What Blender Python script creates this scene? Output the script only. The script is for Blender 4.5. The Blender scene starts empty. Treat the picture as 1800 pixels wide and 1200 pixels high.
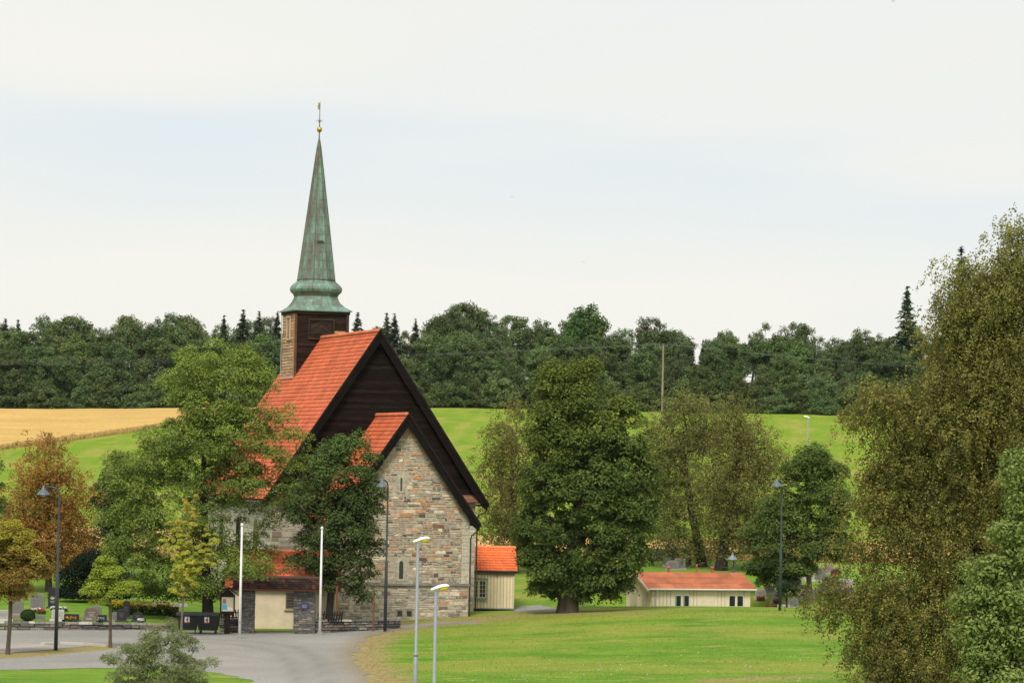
import bpy, math, random
import numpy as np
from mathutils import Vector, Matrix, Euler

random.seed(7)
RNG = np.random.default_rng(11)
SC = bpy.context.scene
COL = SC.collection
R = math.radians

# ------------------------------------------------------------------ camera
CAM_Z, FPX, TILT, ROLL = 9.5, 5800.0, R(2.073), R(1.1)
cam_data = bpy.data.cameras.new("camera")
cam_data.sensor_width = 36.0
cam_data.lens = FPX / 1800.0 * 36.0
cam_data.clip_start = 1.0
cam_data.clip_end = 9000.0
cam = bpy.data.objects.new("camera", cam_data)
COL.objects.link(cam)
CAM_M = Matrix.Rotation(R(90) + TILT, 4, 'X') @ Matrix.Rotation(ROLL, 4, 'Z')
CAM_M.translation = (0, 0, CAM_Z)
cam.matrix_world = CAM_M
SC.camera = cam

# ------------------------------------------------------------------ exposure
SC.view_settings.view_transform = 'Standard'
SC.view_settings.look = 'None'
SC.view_settings.exposure = 0.0
SC.view_settings.gamma = 1.0
SC.cycles.max_bounces = 6
SC.cycles.diffuse_bounces = 3
SC.cycles.transmission_bounces = 4
SC.cycles.transparent_max_bounces = 4

# ------------------------------------------------------------------ sky
SUN_AZ, SUN_EL = R(192), R(50)          # azimuth measured clockwise from +Y
w = bpy.data.worlds.new("World")
SC.world = w
w.use_nodes = True
nt = w.node_tree
nt.nodes.clear()
N = lambda t: nt.nodes.new(t)
out = N('ShaderNodeOutputWorld'); bg = N('ShaderNodeBackground')
bg.inputs['Strength'].default_value = 0.1
sky = N('ShaderNodeTexSky'); sky.sky_type = 'NISHITA'; sky.sun_disc = False
sky.sun_elevation = SUN_EL; sky.sun_rotation = SUN_AZ
tc = N('ShaderNodeTexCoord'); mp = N('ShaderNodeMapping')
mp.inputs['Scale'].default_value = (3.2, 3.2, 17.0)
mp.inputs['Location'].default_value = (0.35, 0.2, 0.62)
nz = N('ShaderNodeTexNoise'); nz.inputs['Scale'].default_value = 1.0
nz.inputs['Detail'].default_value = 3.0; nz.inputs['Roughness'].default_value = 0.42
nz.inputs['Distortion'].default_value = 0.4
rp = N('ShaderNodeValToRGB')
rp.color_ramp.elements[0].position = 0.36; rp.color_ramp.elements[0].color = (8.0, 8.65, 8.95, 1)
rp.color_ramp.elements[1].position = 0.58; rp.color_ramp.elements[1].color = (9.5, 9.32, 8.7, 1)
sep = N('ShaderNodeSeparateXYZ'); nt.links.new(tc.outputs['Generated'], sep.inputs['Vector'])


def mth(op, a, b=None):
    n = N('ShaderNodeMath'); n.operation = op
    for i, v in enumerate((a, b)):
        if v is None: continue
        if isinstance(v, (int, float)): n.inputs[i].default_value = v
        else: nt.links.new(v, n.inputs[i])
    return n.outputs[0]


def cloud_band(z0, slope, width, amount):
    d = mth('SUBTRACT', sep.outputs['Z'], mth('ADD', mth('MULTIPLY', sep.outputs['X'], slope), z0))
    d = mth('ADD', d, mth('MULTIPLY', mth('SUBTRACT', nz.outputs['Fac'], .5), .09))
    return mth('MULTIPLY', mth('EXPONENT', mth('MULTIPLY', mth('POWER', mth('DIVIDE', d, width), 2), -1)), amount)


band = mth('ADD', cloud_band(.084, -.075, .0115, .13), cloud_band(.122, .30, .016, .05))
mx = N('ShaderNodeMix'); mx.data_type = 'RGBA'; mx.inputs['Factor'].default_value = 0.93
L = nt.links.new
L(tc.outputs['Generated'], mp.inputs['Vector']); L(mp.outputs['Vector'], nz.inputs['Vector'])
L(mth('SUBTRACT', mth('ADD', mth('MULTIPLY', nz.outputs['Fac'], .35), .38), band), rp.inputs['Fac'])
L(sky.outputs['Color'], mx.inputs['A']); L(rp.outputs['Color'], mx.inputs['B'])
L(mx.outputs['Result'], bg.inputs['Color']); L(bg.outputs['Background'], out.inputs['Surface'])

# ------------------------------------------------------------------ sun
sd = bpy.data.lights.new("sun", 'SUN')
sd.energy = 3.3; sd.angle = R(18); sd.color = (1.0, 0.95, 0.86)
so = bpy.data.objects.new("sun", sd); COL.objects.link(so)
to_sun = Vector((math.sin(SUN_AZ) * math.cos(SUN_EL), math.cos(SUN_AZ) * math.cos(SUN_EL), math.sin(SUN_EL)))
so.rotation_euler = to_sun.to_track_quat('Z', 'Y').to_euler()
so.location = to_sun * 300

# ------------------------------------------------------------------ helpers: placing
CR = CAM_M.to_3x3()


def ray(px, py):
    return CR @ Vector(((px - 900.0) / FPX, (600.0 - py) / FPX, -1.0))


def at(px, py, D):
    """world point seen at photo pixel (px, py), D metres in front of the photographer"""
    d = ray(px, py)
    return Vector((0, 0, CAM_Z)) + d * (D / d.y)


def vnoise(x, y, seed=0):
    x = np.asarray(x, float); y = np.asarray(y, float)
    xi = np.floor(x).astype(np.int64); yi = np.floor(y).astype(np.int64)
    xf = x - xi; yf = y - yi
    u = xf * xf * (3 - 2 * xf); v = yf * yf * (3 - 2 * yf)

    def hsh(a, b):
        n = (a * 374761393 + b * 668265263 + seed * 974634761) & 0xffffffff
        n = ((n ^ (n >> 13)) * 1274126177) & 0xffffffff
        return ((n ^ (n >> 16)) & 0xffff) / 65535.0
    return (hsh(xi, yi) * (1 - u) + hsh(xi + 1, yi) * u) * (1 - v) + (hsh(xi, yi + 1) * (1 - u) + hsh(xi + 1, yi + 1) * u) * v


def fbm(x, y, seed=0, o=3):
    s = 0; a = 1; t = 0
    for k in range(o):
        s = s + a * vnoise(np.asarray(x) * 2 ** k, np.asarray(y) * 2 ** k, seed + k); t += a; a *= .5
    return s / t


# ------------------------------------------------------------------ terrain height
_y = np.arange(-400, 4200, 1.0)


def _prof(pts):
    p = np.interp(_y, [a for a, b in pts], [b for a, b in pts])
    k = np.exp(-0.5 * (np.arange(-9, 10) / 3.0) ** 2); k /= k.sum()
    return np.convolve(np.pad(p, 9, mode='edge'), k, mode='valid')


FAR = [(262, 2.1), (285, 3.2), (300, 4), (350, 7.5), (400, 11.5), (430, 13.9), (450, 15.5), (470, 17), (520, 18.5), (600, 20), (4200, 20)]
PL = _prof([(-400, -3), (60, -2.5), (100, -1.8), (130, -1.0), (145, -.6), (190, -.6), (200, -.5), (215, 0), (230, .6), (250, 1.6)] + FAR)
PR = _prof([(-400, -3), (60, -2.5), (100, -1.2), (130, -.4), (145, -.1), (170, .38), (190, .80), (197, .88), (204, .7), (213, .5), (230, 1.4), (250, 2.3)] + FAR)


def hgt(x, y):
    x = np.asarray(x, float); y = np.asarray(y, float)
    t = np.clip((x + 14) / 30.0, 0, 1); t = t * t * (3 - 2 * t)
    h = np.interp(y, _y, PL) * (1 - t) + np.interp(y, _y, PR) * t
    h = h - 1.3 * np.exp(-(((x - 12.2) / 6.0) ** 4 + ((y - 216.5) / 4.2) ** 4))
    h = h - 0.45 * np.exp(-(((x + 1.2) / 4.5) ** 4 + ((y - 215) / 6.0) ** 4))
    h = h + 0.22 * (fbm(x / 14.0, y / 14.0, 5, 2) - .5) * np.clip((x + 8) / 8.0, 0, 1) * np.clip((300 - y) / 60, 0, 1)
    h = h + .36 * np.clip((y - 188.0) / 1.6, 0, 1) * np.clip((-19.2 - x) / 1.2, 0, 1) * np.clip((222 - y) / 20, 0, 1)
    h = h - 1.45 * np.clip((-x - 8) / 45.0, 0, 1.3) * np.clip((y - 300) / 130.0, 0, 1)
    h = h + .7 * (fbm(x / 90.0, y / 90.0, 9, 2) - .5) * np.clip((y - 250) / 120.0, 0, 1)
    return h


def H(x, y):
    return float(hgt(x, y))


def ground_at(px, py):
    d = ray(px, py); o = Vector((0, 0, CAM_Z))
    t = 60.0
    while t < 900:
        p = o + d * t
        if p.z < H(p.x, p.y):
            lo, hi = t - 1.0, t
            for _ in range(14):
                m = (lo + hi) / 2; p = o + d * m
                if p.z < H(p.x, p.y): hi = m
                else: lo = m
            return o + d * hi
        t += 1.0
    return o + d * t


def foot(px, D, py=1080):
    """ground point in the photo column px at depth D"""
    p = at(px, py, D)
    return Vector((p.x, D, H(p.x, D)))


# ------------------------------------------------------------------ helpers: objects
def tag(o, label=None, cat=None, group=None, kind=None):
    if label: o['label'] = label
    if cat: o['category'] = cat
    if group: o['group'] = group
    if kind: o['kind'] = kind
    return o


def empty(name, loc, rz=0, label=None, cat=None, group=None):
    o = bpy.data.objects.new(name, None); COL.objects.link(o)
    o.location = loc; o.rotation_euler = (0, 0, rz); o.empty_display_size = .3
    return tag(o, label, cat, group)


def link_mesh(name, me, mat, parent=None):
    o = bpy.data.objects.new(name, me); COL.objects.link(o)
    if mat is not None: me.materials.append(mat)
    if parent is not None: o.parent = parent
    return o


def np_mesh(name, V, F, colr=None, smooth=False):
    me = bpy.data.meshes.new(name)
    V = np.ascontiguousarray(V, np.float32); F = np.ascontiguousarray(F, np.int32)
    k = F.shape[1]
    me.vertices.add(len(V)); me.vertices.foreach_set('co', V.ravel())
    me.loops.add(F.size); me.loops.foreach_set('vertex_index', F.ravel())
    me.polygons.add(len(F)); me.polygons.foreach_set('loop_start', np.arange(0, F.size, k, dtype=np.int32))
    try: me.polygons.foreach_set('loop_total', np.full(len(F), k, np.int32))
    except Exception: pass
    if smooth: me.polygons.foreach_set('use_smooth', np.ones(len(F), bool))
    me.update(calc_edges=True)
    if colr is not None:
        a = me.attributes.new('col', 'FLOAT_COLOR', 'FACE')
        c = np.ones((len(F), 4), np.float32); c[:, :3] = colr
        a.data.foreach_set('color', c.ravel())
    return me


def copy_tree(o, parent=None):
    c = o.copy(); COL.objects.link(c)
    if parent is not None: c.parent = parent
    for ch in list(o.children): copy_tree(ch, c)
    return c


class MB:
    """collects faces with a colour each, and links them as one mesh object"""
    def __init__(s): s.v = []; s.f = []; s.c = []

    def poly(s, pts, col=(1, 1, 1)):
        n = len(s.v); s.v += [tuple(p) for p in pts]; s.f.append(tuple(range(n, n + len(pts)))); s.c.append(tuple(col)[:3])

    def hexa(s, b, col=(1, 1, 1)):
        """b: 8 corners, bottom ring then top ring"""
        n = len(s.v); s.v += [tuple(p) for p in b]
        for q in ((3, 2, 1, 0), (4, 5, 6, 7), (0, 1, 5, 4), (1, 2, 6, 5), (2, 3, 7, 6), (3, 0, 4, 7)):
            s.f.append(tuple(n + i for i in q)); s.c.append(tuple(col)[:3])

    def box(s, x0, x1, y0, y1, z0, z1, col=(1, 1, 1)):
        s.hexa([(x0, y0, z0), (x1, y0, z0), (x1, y1, z0), (x0, y1, z0), (x0, y0, z1), (x1, y0, z1), (x1, y1, z1), (x0, y1, z1)], col)

    def prism(s, pts, d, col=(1, 1, 1)):
        """pts: 3-D polygon, extruded by vector d"""
        n = len(pts); a = [Vector(p) for p in pts]; b = [p + Vector(d) for p in a]
        s.poly(a[::-1], col); s.poly(b, col)
        for i in range(n):
            j = (i + 1) % n; s.poly([a[i], a[j], b[j], b[i]], col)

    def tube(s, path, rad, n=8, col=(1, 1, 1), cap=True):
        path = [Vector(p) for p in path]
        if not hasattr(rad, '__len__'): rad = [rad] * len(path)
        base = len(s.v); prev = None
        for i, p in enumerate(path):
            t = (path[min(i + 1, len(path) - 1)] - path[max(i - 1, 0)]).normalized()
            u = prev - t * prev.dot(t) if prev is not None else t.orthogonal()
            u.normalize(); prev = u; vv = t.cross(u)
            for k in range(n):
                a = 2 * math.pi * k / n
                s.v.append(tuple(p + (u * math.cos(a) + vv * math.sin(a)) * rad[i]))
        for i in range(len(path) - 1):
            for k in range(n):
                k2 = (k + 1) % n
                s.f.append((base + i * n + k, base + i * n + k2, base + (i + 1) * n + k2, base + (i + 1) * n + k)); s.c.append(tuple(col)[:3])
        if cap:
            s.f.append(tuple(base + k for k in range(n))[::-1]); s.c.append(tuple(col)[:3])
            e = base + (len(path) - 1) * n
            s.f.append(tuple(e + k for k in range(n))); s.c.append(tuple(col)[:3])

    def lathe(s, prof, n=12, c=(0, 0, 0), col=(1, 1, 1), rot=0.0):
        base = len(s.v)
        for r, z in prof:
            for k in range(n):
                a = 2 * math.pi * k / n + rot
                s.v.append((c[0] + r * math.cos(a), c[1] + r * math.sin(a), c[2] + z))
        for i in range(len(prof) - 1):
            for k in range(n):
                k2 = (k + 1) % n
                s.f.append((base + i * n + k, base + i * n + k2, base + (i + 1) * n + k2, base + (i + 1) * n + k)); s.c.append(tuple(col)[:3])

    def build(s, name, mat, parent=None, smooth=False):
        me = bpy.data.meshes.new(name); me.from_pydata(s.v, [], s.f)
        a = me.attributes.new('col', 'FLOAT_COLOR', 'FACE')
        c = np.ones((len(s.f), 4), np.float32); c[:, :3] = np.array(s.c, np.float32).reshape(-1, 3)
        a.data.foreach_set('color', c.ravel())
        if smooth: me.polygons.foreach_set('use_smooth', np.ones(len(s.f), bool))
        me.update()
        return link_mesh(name, me, mat, parent)


def vary(c, a=.12):
    k = 1 + random.uniform(-a, a)
    return tuple(max(0, ch * k * (1 + random.uniform(-a, a) * .25)) for ch in c)


# ------------------------------------------------------------------ materials
def new_mat(name):
    m = bpy.data.materials.new(name); m.use_nodes = True
    t = m.node_tree; t.nodes.clear()
    return m, t, t.links.new


def attr_mat(name, rough=.8, amt=.25, scale=3.0, metal=0.0, spec=.3, bump=0.0, bscale=20.0, stretch=(1, 1, 1)):
    """surface whose colour comes from the face colour 'col', broken up by noise"""
    m, t, L = new_mat(name)
    o = t.nodes.new('ShaderNodeOutputMaterial'); b = t.nodes.new('ShaderNodeBsdfPrincipled')
    a = t.nodes.new('ShaderNodeAttribute'); a.attribute_name = 'col'
    c = t.nodes.new('ShaderNodeTexCoord'); mp = t.nodes.new('ShaderNodeMapping'); mp.inputs['Scale'].default_value = stretch
    n = t.nodes.new('ShaderNodeTexNoise'); n.inputs['Scale'].default_value = scale; n.inputs['Detail'].default_value = 5
    n.inputs['Roughness'].default_value = .65
    r = t.nodes.new('ShaderNodeMapRange'); r.inputs['From Min'].default_value = .3; r.inputs['From Max'].default_value = .7
    r.inputs['To Min'].default_value = 1 - amt; r.inputs['To Max'].default_value = 1 + amt
    mu = t.nodes.new('ShaderNodeMix'); mu.data_type = 'RGBA'; mu.blend_type = 'MULTIPLY'; mu.inputs['Factor'].default_value = 1
    L(c.outputs['Object'], mp.inputs['Vector']); L(mp.outputs['Vector'], n.inputs['Vector']); L(n.outputs['Fac'], r.inputs['Value'])
    L(a.outputs['Color'], mu.inputs['A']); L(r.outputs['Result'], mu.inputs['B'])
    L(mu.outputs['Result'], b.inputs['Base Color'])
    b.inputs['Roughness'].default_value = rough; b.inputs['Metallic'].default_value = metal
    b.inputs['Specular IOR Level'].default_value = spec
    if bump:
        n2 = t.nodes.new('ShaderNodeTexNoise'); n2.inputs['Scale'].default_value = bscale; n2.inputs['Detail'].default_value = 4
        bp = t.nodes.new('ShaderNodeBump'); bp.inputs['Strength'].default_value = bump; bp.inputs['Distance'].default_value = .05
        L(mp.outputs['Vector'], n2.inputs['Vector']); L(n2.outputs['Fac'], bp.inputs['Height']); L(bp.outputs['Normal'], b.inputs['Normal'])
    L(b.outputs['BSDF'], o.inputs['Surface'])
    return m


def leaf_mat(name, transl=.35, rnd=.0):
    m, t, L = new_mat(name)
    o = t.nodes.new('ShaderNodeOutputMaterial'); b = t.nodes.new('ShaderNodeBsdfPrincipled'); tr = t.nodes.new('ShaderNodeBsdfTranslucent')
    a = t.nodes.new('ShaderNodeAttribute'); a.attribute_name = 'col'
    src = a.outputs['Color']
    if rnd:
        oi = t.nodes.new('ShaderNodeObjectInfo')
        hs = t.nodes.new('ShaderNodeHueSaturation')
        r1 = t.nodes.new('ShaderNodeMapRange'); r1.inputs['To Min'].default_value = .5 - .025 * rnd; r1.inputs['To Max'].default_value = .5 + .02 * rnd
        r2 = t.nodes.new('ShaderNodeMapRange'); r2.inputs['To Min'].default_value = 1 - .3 * rnd; r2.inputs['To Max'].default_value = 1 + .35 * rnd
        wn = t.nodes.new('ShaderNodeTexWhiteNoise'); wn.noise_dimensions = '1D'
        L(oi.outputs['Random'], r1.inputs['Value']); L(oi.outputs['Random'], wn.inputs['W']); L(wn.outputs['Value'], r2.inputs['Value'])
        L(r1.outputs['Result'], hs.inputs['Hue']); L(r2.outputs['Result'], hs.inputs['Value']); L(src, hs.inputs['Color'])
        src = hs.outputs['Color']
    mx = t.nodes.new('ShaderNodeMixShader'); mx.inputs['Fac'].default_value = transl
    L(src, b.inputs['Base Color']); L(src, tr.inputs['Color'])
    b.inputs['Roughness'].default_value = .7; b.inputs['Specular IOR Level'].default_value = .08
    L(b.outputs['BSDF'], mx.inputs[1]); L(tr.outputs['BSDF'], mx.inputs[2]); L(mx.outputs['Shader'], o.inputs['Surface'])
    return m


def ramp(t, pts):
    r = t.nodes.new('ShaderNodeValToRGB'); e = r.color_ramp.elements
    while len(e) < len(pts): e.new(.5)
    for i, (p, c) in enumerate(pts): e[i].position = p; e[i].color = (*c, 1)
    return r


def noise(t, L, co, scale, detail=4, rough=.6, stretch=None):
    if stretch:
        mp = t.nodes.new('ShaderNodeMapping'); mp.inputs['Scale'].default_value = stretch; L(co, mp.inputs['Vector']); co = mp.outputs['Vector']
    n = t.nodes.new('ShaderNodeTexNoise'); n.inputs['Scale'].default_value = scale; n.inputs['Detail'].default_value = detail
    n.inputs['Roughness'].default_value = rough; L(co, n.inputs['Vector'])
    return n.outputs['Fac']


def mixc(t, L, f, a, b, mode='MIX'):
    m = t.nodes.new('ShaderNodeMix'); m.data_type = 'RGBA'; m.blend_type = mode
    for s, v in (('Factor', f), ('A', a), ('B', b)):
        if hasattr(v, 'is_linked'): L(v, m.inputs[s])
        elif s == 'Factor': m.inputs[s].default_value = v
        else: m.inputs[s].default_value = (*v, 1)
    return m.outputs['Result']


def maprange(t, L, v, a, b, c, d):
    r = t.nodes.new('ShaderNodeMapRange'); r.inputs['From Min'].default_value = a; r.inputs['From Max'].default_value = b
    r.inputs['To Min'].default_value = c; r.inputs['To Max'].default_value = d; L(v, r.inputs['Value'])
    return r.outputs['Result']


def ground_mat():
    m, t, L = new_mat('lawn')
    o = t.nodes.new('ShaderNodeOutputMaterial'); b = t.nodes.new('ShaderNodeBsdfPrincipled')
    co = t.nodes.new('ShaderNodeTexCoord').outputs['Object']
    ya = t.nodes.new('ShaderNodeAttribute'); ya.attribute_name = 'yel'; big = ya.outputs['Fac']; mid = noise(t, L, co, .35, 5, .65, (.7, 1.0, 1)); fine = noise(t, L, co, 5.0, 5, .7)
    g = mixc(t, L, maprange(t, L, mid, .36, .64, 0, 1), (.085, .19, .014), (.15, .265, .024))
    g = mixc(t, L, maprange(t, L, big, 0, 1, 0, 1), g, (.27, .27, .05))
    dn = noise(t, L, co, .75, 6, .7, (.55, 1.3, 1))
    g = mixc(t, L, maprange(t, L, dn, .56, .64, 0, .75), g, (.33, .27, .085))
    at_ = t.nodes.new('ShaderNodeAttribute'); at_.attribute_name = 'dry'
    dm = t.nodes.new('ShaderNodeMath'); dm.operation = 'ADD'
    L(at_.outputs['Fac'], dm.inputs[0]); L(maprange(t, L, dn, .3, .7, -.35, .35), dm.inputs[1])
    dry = mixc(t, L, maprange(t, L, fine, .35, .65, 0, 1), (.22, .175, .075), (.335, .265, .115))
    g = mixc(t, L, maprange(t, L, dm.outputs[0], .3, .75, 0, 1), g, dry)
    g = mixc(t, L, 1.0, g, maprange(t, L, fine, .3, .7, .72, 1.28), 'MULTIPLY')
    L(g, b.inputs['Base Color']); b.inputs['Roughness'].default_value = .9; b.inputs['Specular IOR Level'].default_value = .1
    bp = t.nodes.new('ShaderNodeBump'); bp.inputs['Strength'].default_value = .8; bp.inputs['Distance'].default_value = .08
    L(noise(t, L, co, 3.0, 6, .75), bp.inputs['Height']); L(bp.outputs['Normal'], b.inputs['Normal'])
    L(b.outputs['BSDF'], o.inputs['Surface'])
    return m


def gravel_mat(name, c1, c2, dusty, tracks=False):
    m, t, L = new_mat(name)
    o = t.nodes.new('ShaderNodeOutputMaterial'); b = t.nodes.new('ShaderNodeBsdfPrincipled')
    co = t.nodes.new('ShaderNodeTexCoord').outputs['Object']
    fine = noise(t, L, co, 9.0, 6, .8); mid = noise(t, L, co, .5, 5, .6, (.6, 1.2, 1)); big = noise(t, L, co, .09, 3, .5)
    g = mixc(t, L, maprange(t, L, fine, .32, .68, 0, 1), c1, c2)
    g = mixc(t, L, maprange(t, L, mid, .5, .7, 0, .6), g, dusty)
    g = mixc(t, L, 1.0, g, maprange(t, L, big, .3, .7, .88, 1.12), 'MULTIPLY')
    at_ = t.nodes.new('ShaderNodeAttribute'); at_.attribute_name = 'dry'
    g = mixc(t, L, maprange(t, L, at_.outputs['Fac'], 0, 1, 0, .85), g, (.22, .17, .10))
    tk = t.nodes.new('ShaderNodeAttribute'); tk.attribute_name = 'track'
    tv = t.nodes.new('ShaderNodeMath'); tv.operation = 'MULTIPLY'; L(tk.outputs['Fac'], tv.inputs[0]); L(maprange(t, L, mid, .3, .7, .4, 1.1), tv.inputs[1])
    g = mixc(t, L, maprange(t, L, tv.outputs[0], 0, 1, 0, .55), g, (.13, .127, .12))
    L(g, b.inputs['Base Color']); b.inputs['Roughness'].default_value = .92; b.inputs['Specular IOR Level'].default_value = .15
    bp = t.nodes.new('ShaderNodeBump'); bp.inputs['Strength'].default_value = .6; bp.inputs['Distance'].default_value = .04
    L(fine, bp.inputs['Height']); L(bp.outputs['Normal'], b.inputs['Normal'])
    L(b.outputs['BSDF'], o.inputs['Surface'])
    return m


def field_mat(name, a, bcol, c, stripe, rot):
    m, t, L = new_mat(name)
    o = t.nodes.new('ShaderNodeOutputMaterial'); b = t.nodes.new('ShaderNodeBsdfPrincipled')
    co = t.nodes.new('ShaderNodeTexCoord').outputs['Object']
    mp = t.nodes.new('ShaderNodeMapping'); mp.inputs['Rotation'].default_value = (0, 0, rot); L(co, mp.inputs['Vector'])
    st = noise(t, L, mp.outputs['Vector'], 1.0, 3, .6, stripe); mid = noise(t, L, co, .12, 5, .65); fine = noise(t, L, co, 1.6, 5, .75)
    g = mixc(t, L, maprange(t, L, mid, .35, .65, 0, 1), a, bcol)
    g = mixc(t, L, maprange(t, L, st, .46, .64, 0, .85), g, c)
    g = mixc(t, L, 1.0, g, maprange(t, L, fine, .3, .7, .84, 1.16), 'MULTIPLY')
    L(g, b.inputs['Base Color']); b.inputs['Roughness'].default_value = .95; b.inputs['Specular IOR Level'].default_value = .05
    bp = t.nodes.new('ShaderNodeBump'); bp.inputs['Strength'].default_value = .7; bp.inputs['Distance'].default_value = .25
    L(fine, bp.inputs['Height']); L(bp.outputs['Normal'], b.inputs['Normal'])
    L(b.outputs['BSDF'], o.inputs['Surface'])
    return m


def copper_mat():
    m, t, L = new_mat('patinated_copper')
    o = t.nodes.new('ShaderNodeOutputMaterial'); b = t.nodes.new('ShaderNodeBsdfPrincipled')
    co = t.nodes.new('ShaderNodeTexCoord').outputs['Object']
    a = t.nodes.new('ShaderNodeAttribute'); a.attribute_name = 'col'
    n1 = noise(t, L, co, 1.6, 6, .7, (1.3, 1.3, .28)); n2 = noise(t, L, co, 5.0, 5, .7, (1, 1, .5))
    s = t.nodes.new('ShaderNodeMath'); s.operation = 'ADD'; L(n1, s.inputs[0])
    sep = t.nodes.new('ShaderNodeSeparateColor'); L(a.outputs['Color'], sep.inputs['Color'])
    L(maprange(t, L, sep.outputs['Red'], 0, 1, -.22, .22), s.inputs[1])
    r = ramp(t, [(.24, (.10, .082, .062)), (.38, (.13, .135, .105)), (.52, (.135, .20, .16)), (.74, (.20, .36, .28))])
    L(s.outputs[0], r.inputs['Fac'])
    g = mixc(t, L, 1.0, r.outputs['Color'], maprange(t, L, n2, .3, .7, .7, 1.25), 'MULTIPLY')
    L(g, b.inputs['Base Color']); b.inputs['Roughness'].default_value = .62; b.inputs['Metallic'].default_value = .15
    L(b.outputs['BSDF'], o.inputs['Surface'])
    return m


M = {
    'ground': ground_mat(),
    'gravel': gravel_mat('gravel', (.155, .152, .142), (.36, .352, .332), (.325, .29, .225)),
    'paving': gravel_mat('paving', (.26, .225, .205), (.34, .30, .275), (.36, .32, .30)),
    'field': field_mat('green_field', (.145, .245, .02), (.195, .285, .028), (.28, .285, .06), (.35, .04, 1), R(4)),
    'wheat': field_mat('ripe_wheat', (.53, .345, .115), (.60, .395, .145), (.47, .32, .105), (.03, .35, 1), R(12)),
    'copper': copper_mat(),
    'stone': attr_mat('rubble_stone', .9, .3, 5.0, bump=.5, bscale=12),
    'slate': attr_mat('slate_stone', .85, .35, 6.0, bump=.5, bscale=14),
    'plaster': attr_mat('lime_plaster', .9, .14, 1.2, bump=.25, bscale=8),
    'tile': attr_mat('clay_tile', .8, .22, .55, spec=.2),
    'board': attr_mat('tarred_board', .85, .5, 3.0, spec=.06, stretch=(.4, .4, 3)),
    'wood': attr_mat('weathered_wood', .8, .25, 4.0),
    'paint': attr_mat('painted_wood', .6, .07, 3.0),
    'felt': attr_mat('felt_roofing', .85, .25, 1.1),
    'metal': attr_mat('painted_metal', .45, .08, 5.0, spec=.5),
    'gilt': attr_mat('gilded_metal', .35, .1, 4.0, metal=.8),
    'glass': attr_mat('window_glass', .08, .1, 2.0, spec=.6),
    'plastic': attr_mat('bin_plastic', .5, .1, 3.0, spec=.4),
    'granite': attr_mat('gravestone_granite', .5, .22, 14.0, spec=.4),
    'paper': attr_mat('paper', .8, .04, 3.0),
    'bark': attr_mat('bark', .95, .4, 4.0, bump=.6, bscale=10, stretch=(1, 1, .3)),
    'leaf': leaf_mat('leaf', .33),
    'forest_leaf': leaf_mat('forest_leaf', .25, 1.0),
    'petal': leaf_mat('petal', .25),
    'flat': attr_mat('feathers', .8, .1, 3.0),
}

# ------------------------------------------------------------------ ground grid and sheets
def spread(a, b, n, g):
    t = np.linspace(0, 1, n) ** g
    return a + (b - a) * t


XS = np.concatenate([-spread(110, 1300, 12, 2.0)[::-1], np.arange(-107, -38, 3.0), np.arange(-36, 34, .5), np.arange(36, 108, 3.0), spread(110, 1300, 12, 2.0)])
YS = np.concatenate([spread(-300, 90, 16, .6), np.arange(95, 138, 2.0), np.arange(138, 232, .6), np.arange(233, 300, 1.5), np.arange(301, 560, 3.0), spread(563, 1500, 12, 2)])
NX, NY = len(XS), len(YS)
GX, GY = np.meshgrid(XS, YS)
GZ = hgt(GX, GY)


def poly_sdf(poly, X, Y):
    """positive inside"""
    d = np.full(X.shape, 1e9); ins = np.zeros(X.shape, bool)
    n = len(poly)
    for i in range(n):
        ax, ay = poly[i]; bx, by = poly[(i + 1) % n]
        ex, ey = bx - ax, by - ay
        t = np.clip(((X - ax) * ex + (Y - ay) * ey) / (ex * ex + ey * ey + 1e-12), 0, 1)
        d = np.minimum(d, np.hypot(X - ax - t * ex, Y - ay - t * ey))
        c = ((ay > Y) != (by > Y)) & (X < (bx - ax) * (Y - ay) / (by - ay + 1e-12) + ax)
        ins ^= c
    return np.where(ins, d, -d)


def seg_dist(pts, X, Y):
    d = np.full(X.shape, 1e9)
    for (ax, ay), (bx, by) in zip(pts[:-1], pts[1:]):
        ex, ey = bx - ax, by - ay
        t = np.clip(((X - ax) * ex + (Y - ay) * ey) / (ex * ex + ey * ey + 1e-12), 0, 1)
        d = np.minimum(d, np.hypot(X - ax - t * ex, Y - ay - t * ey))
    return d


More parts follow.
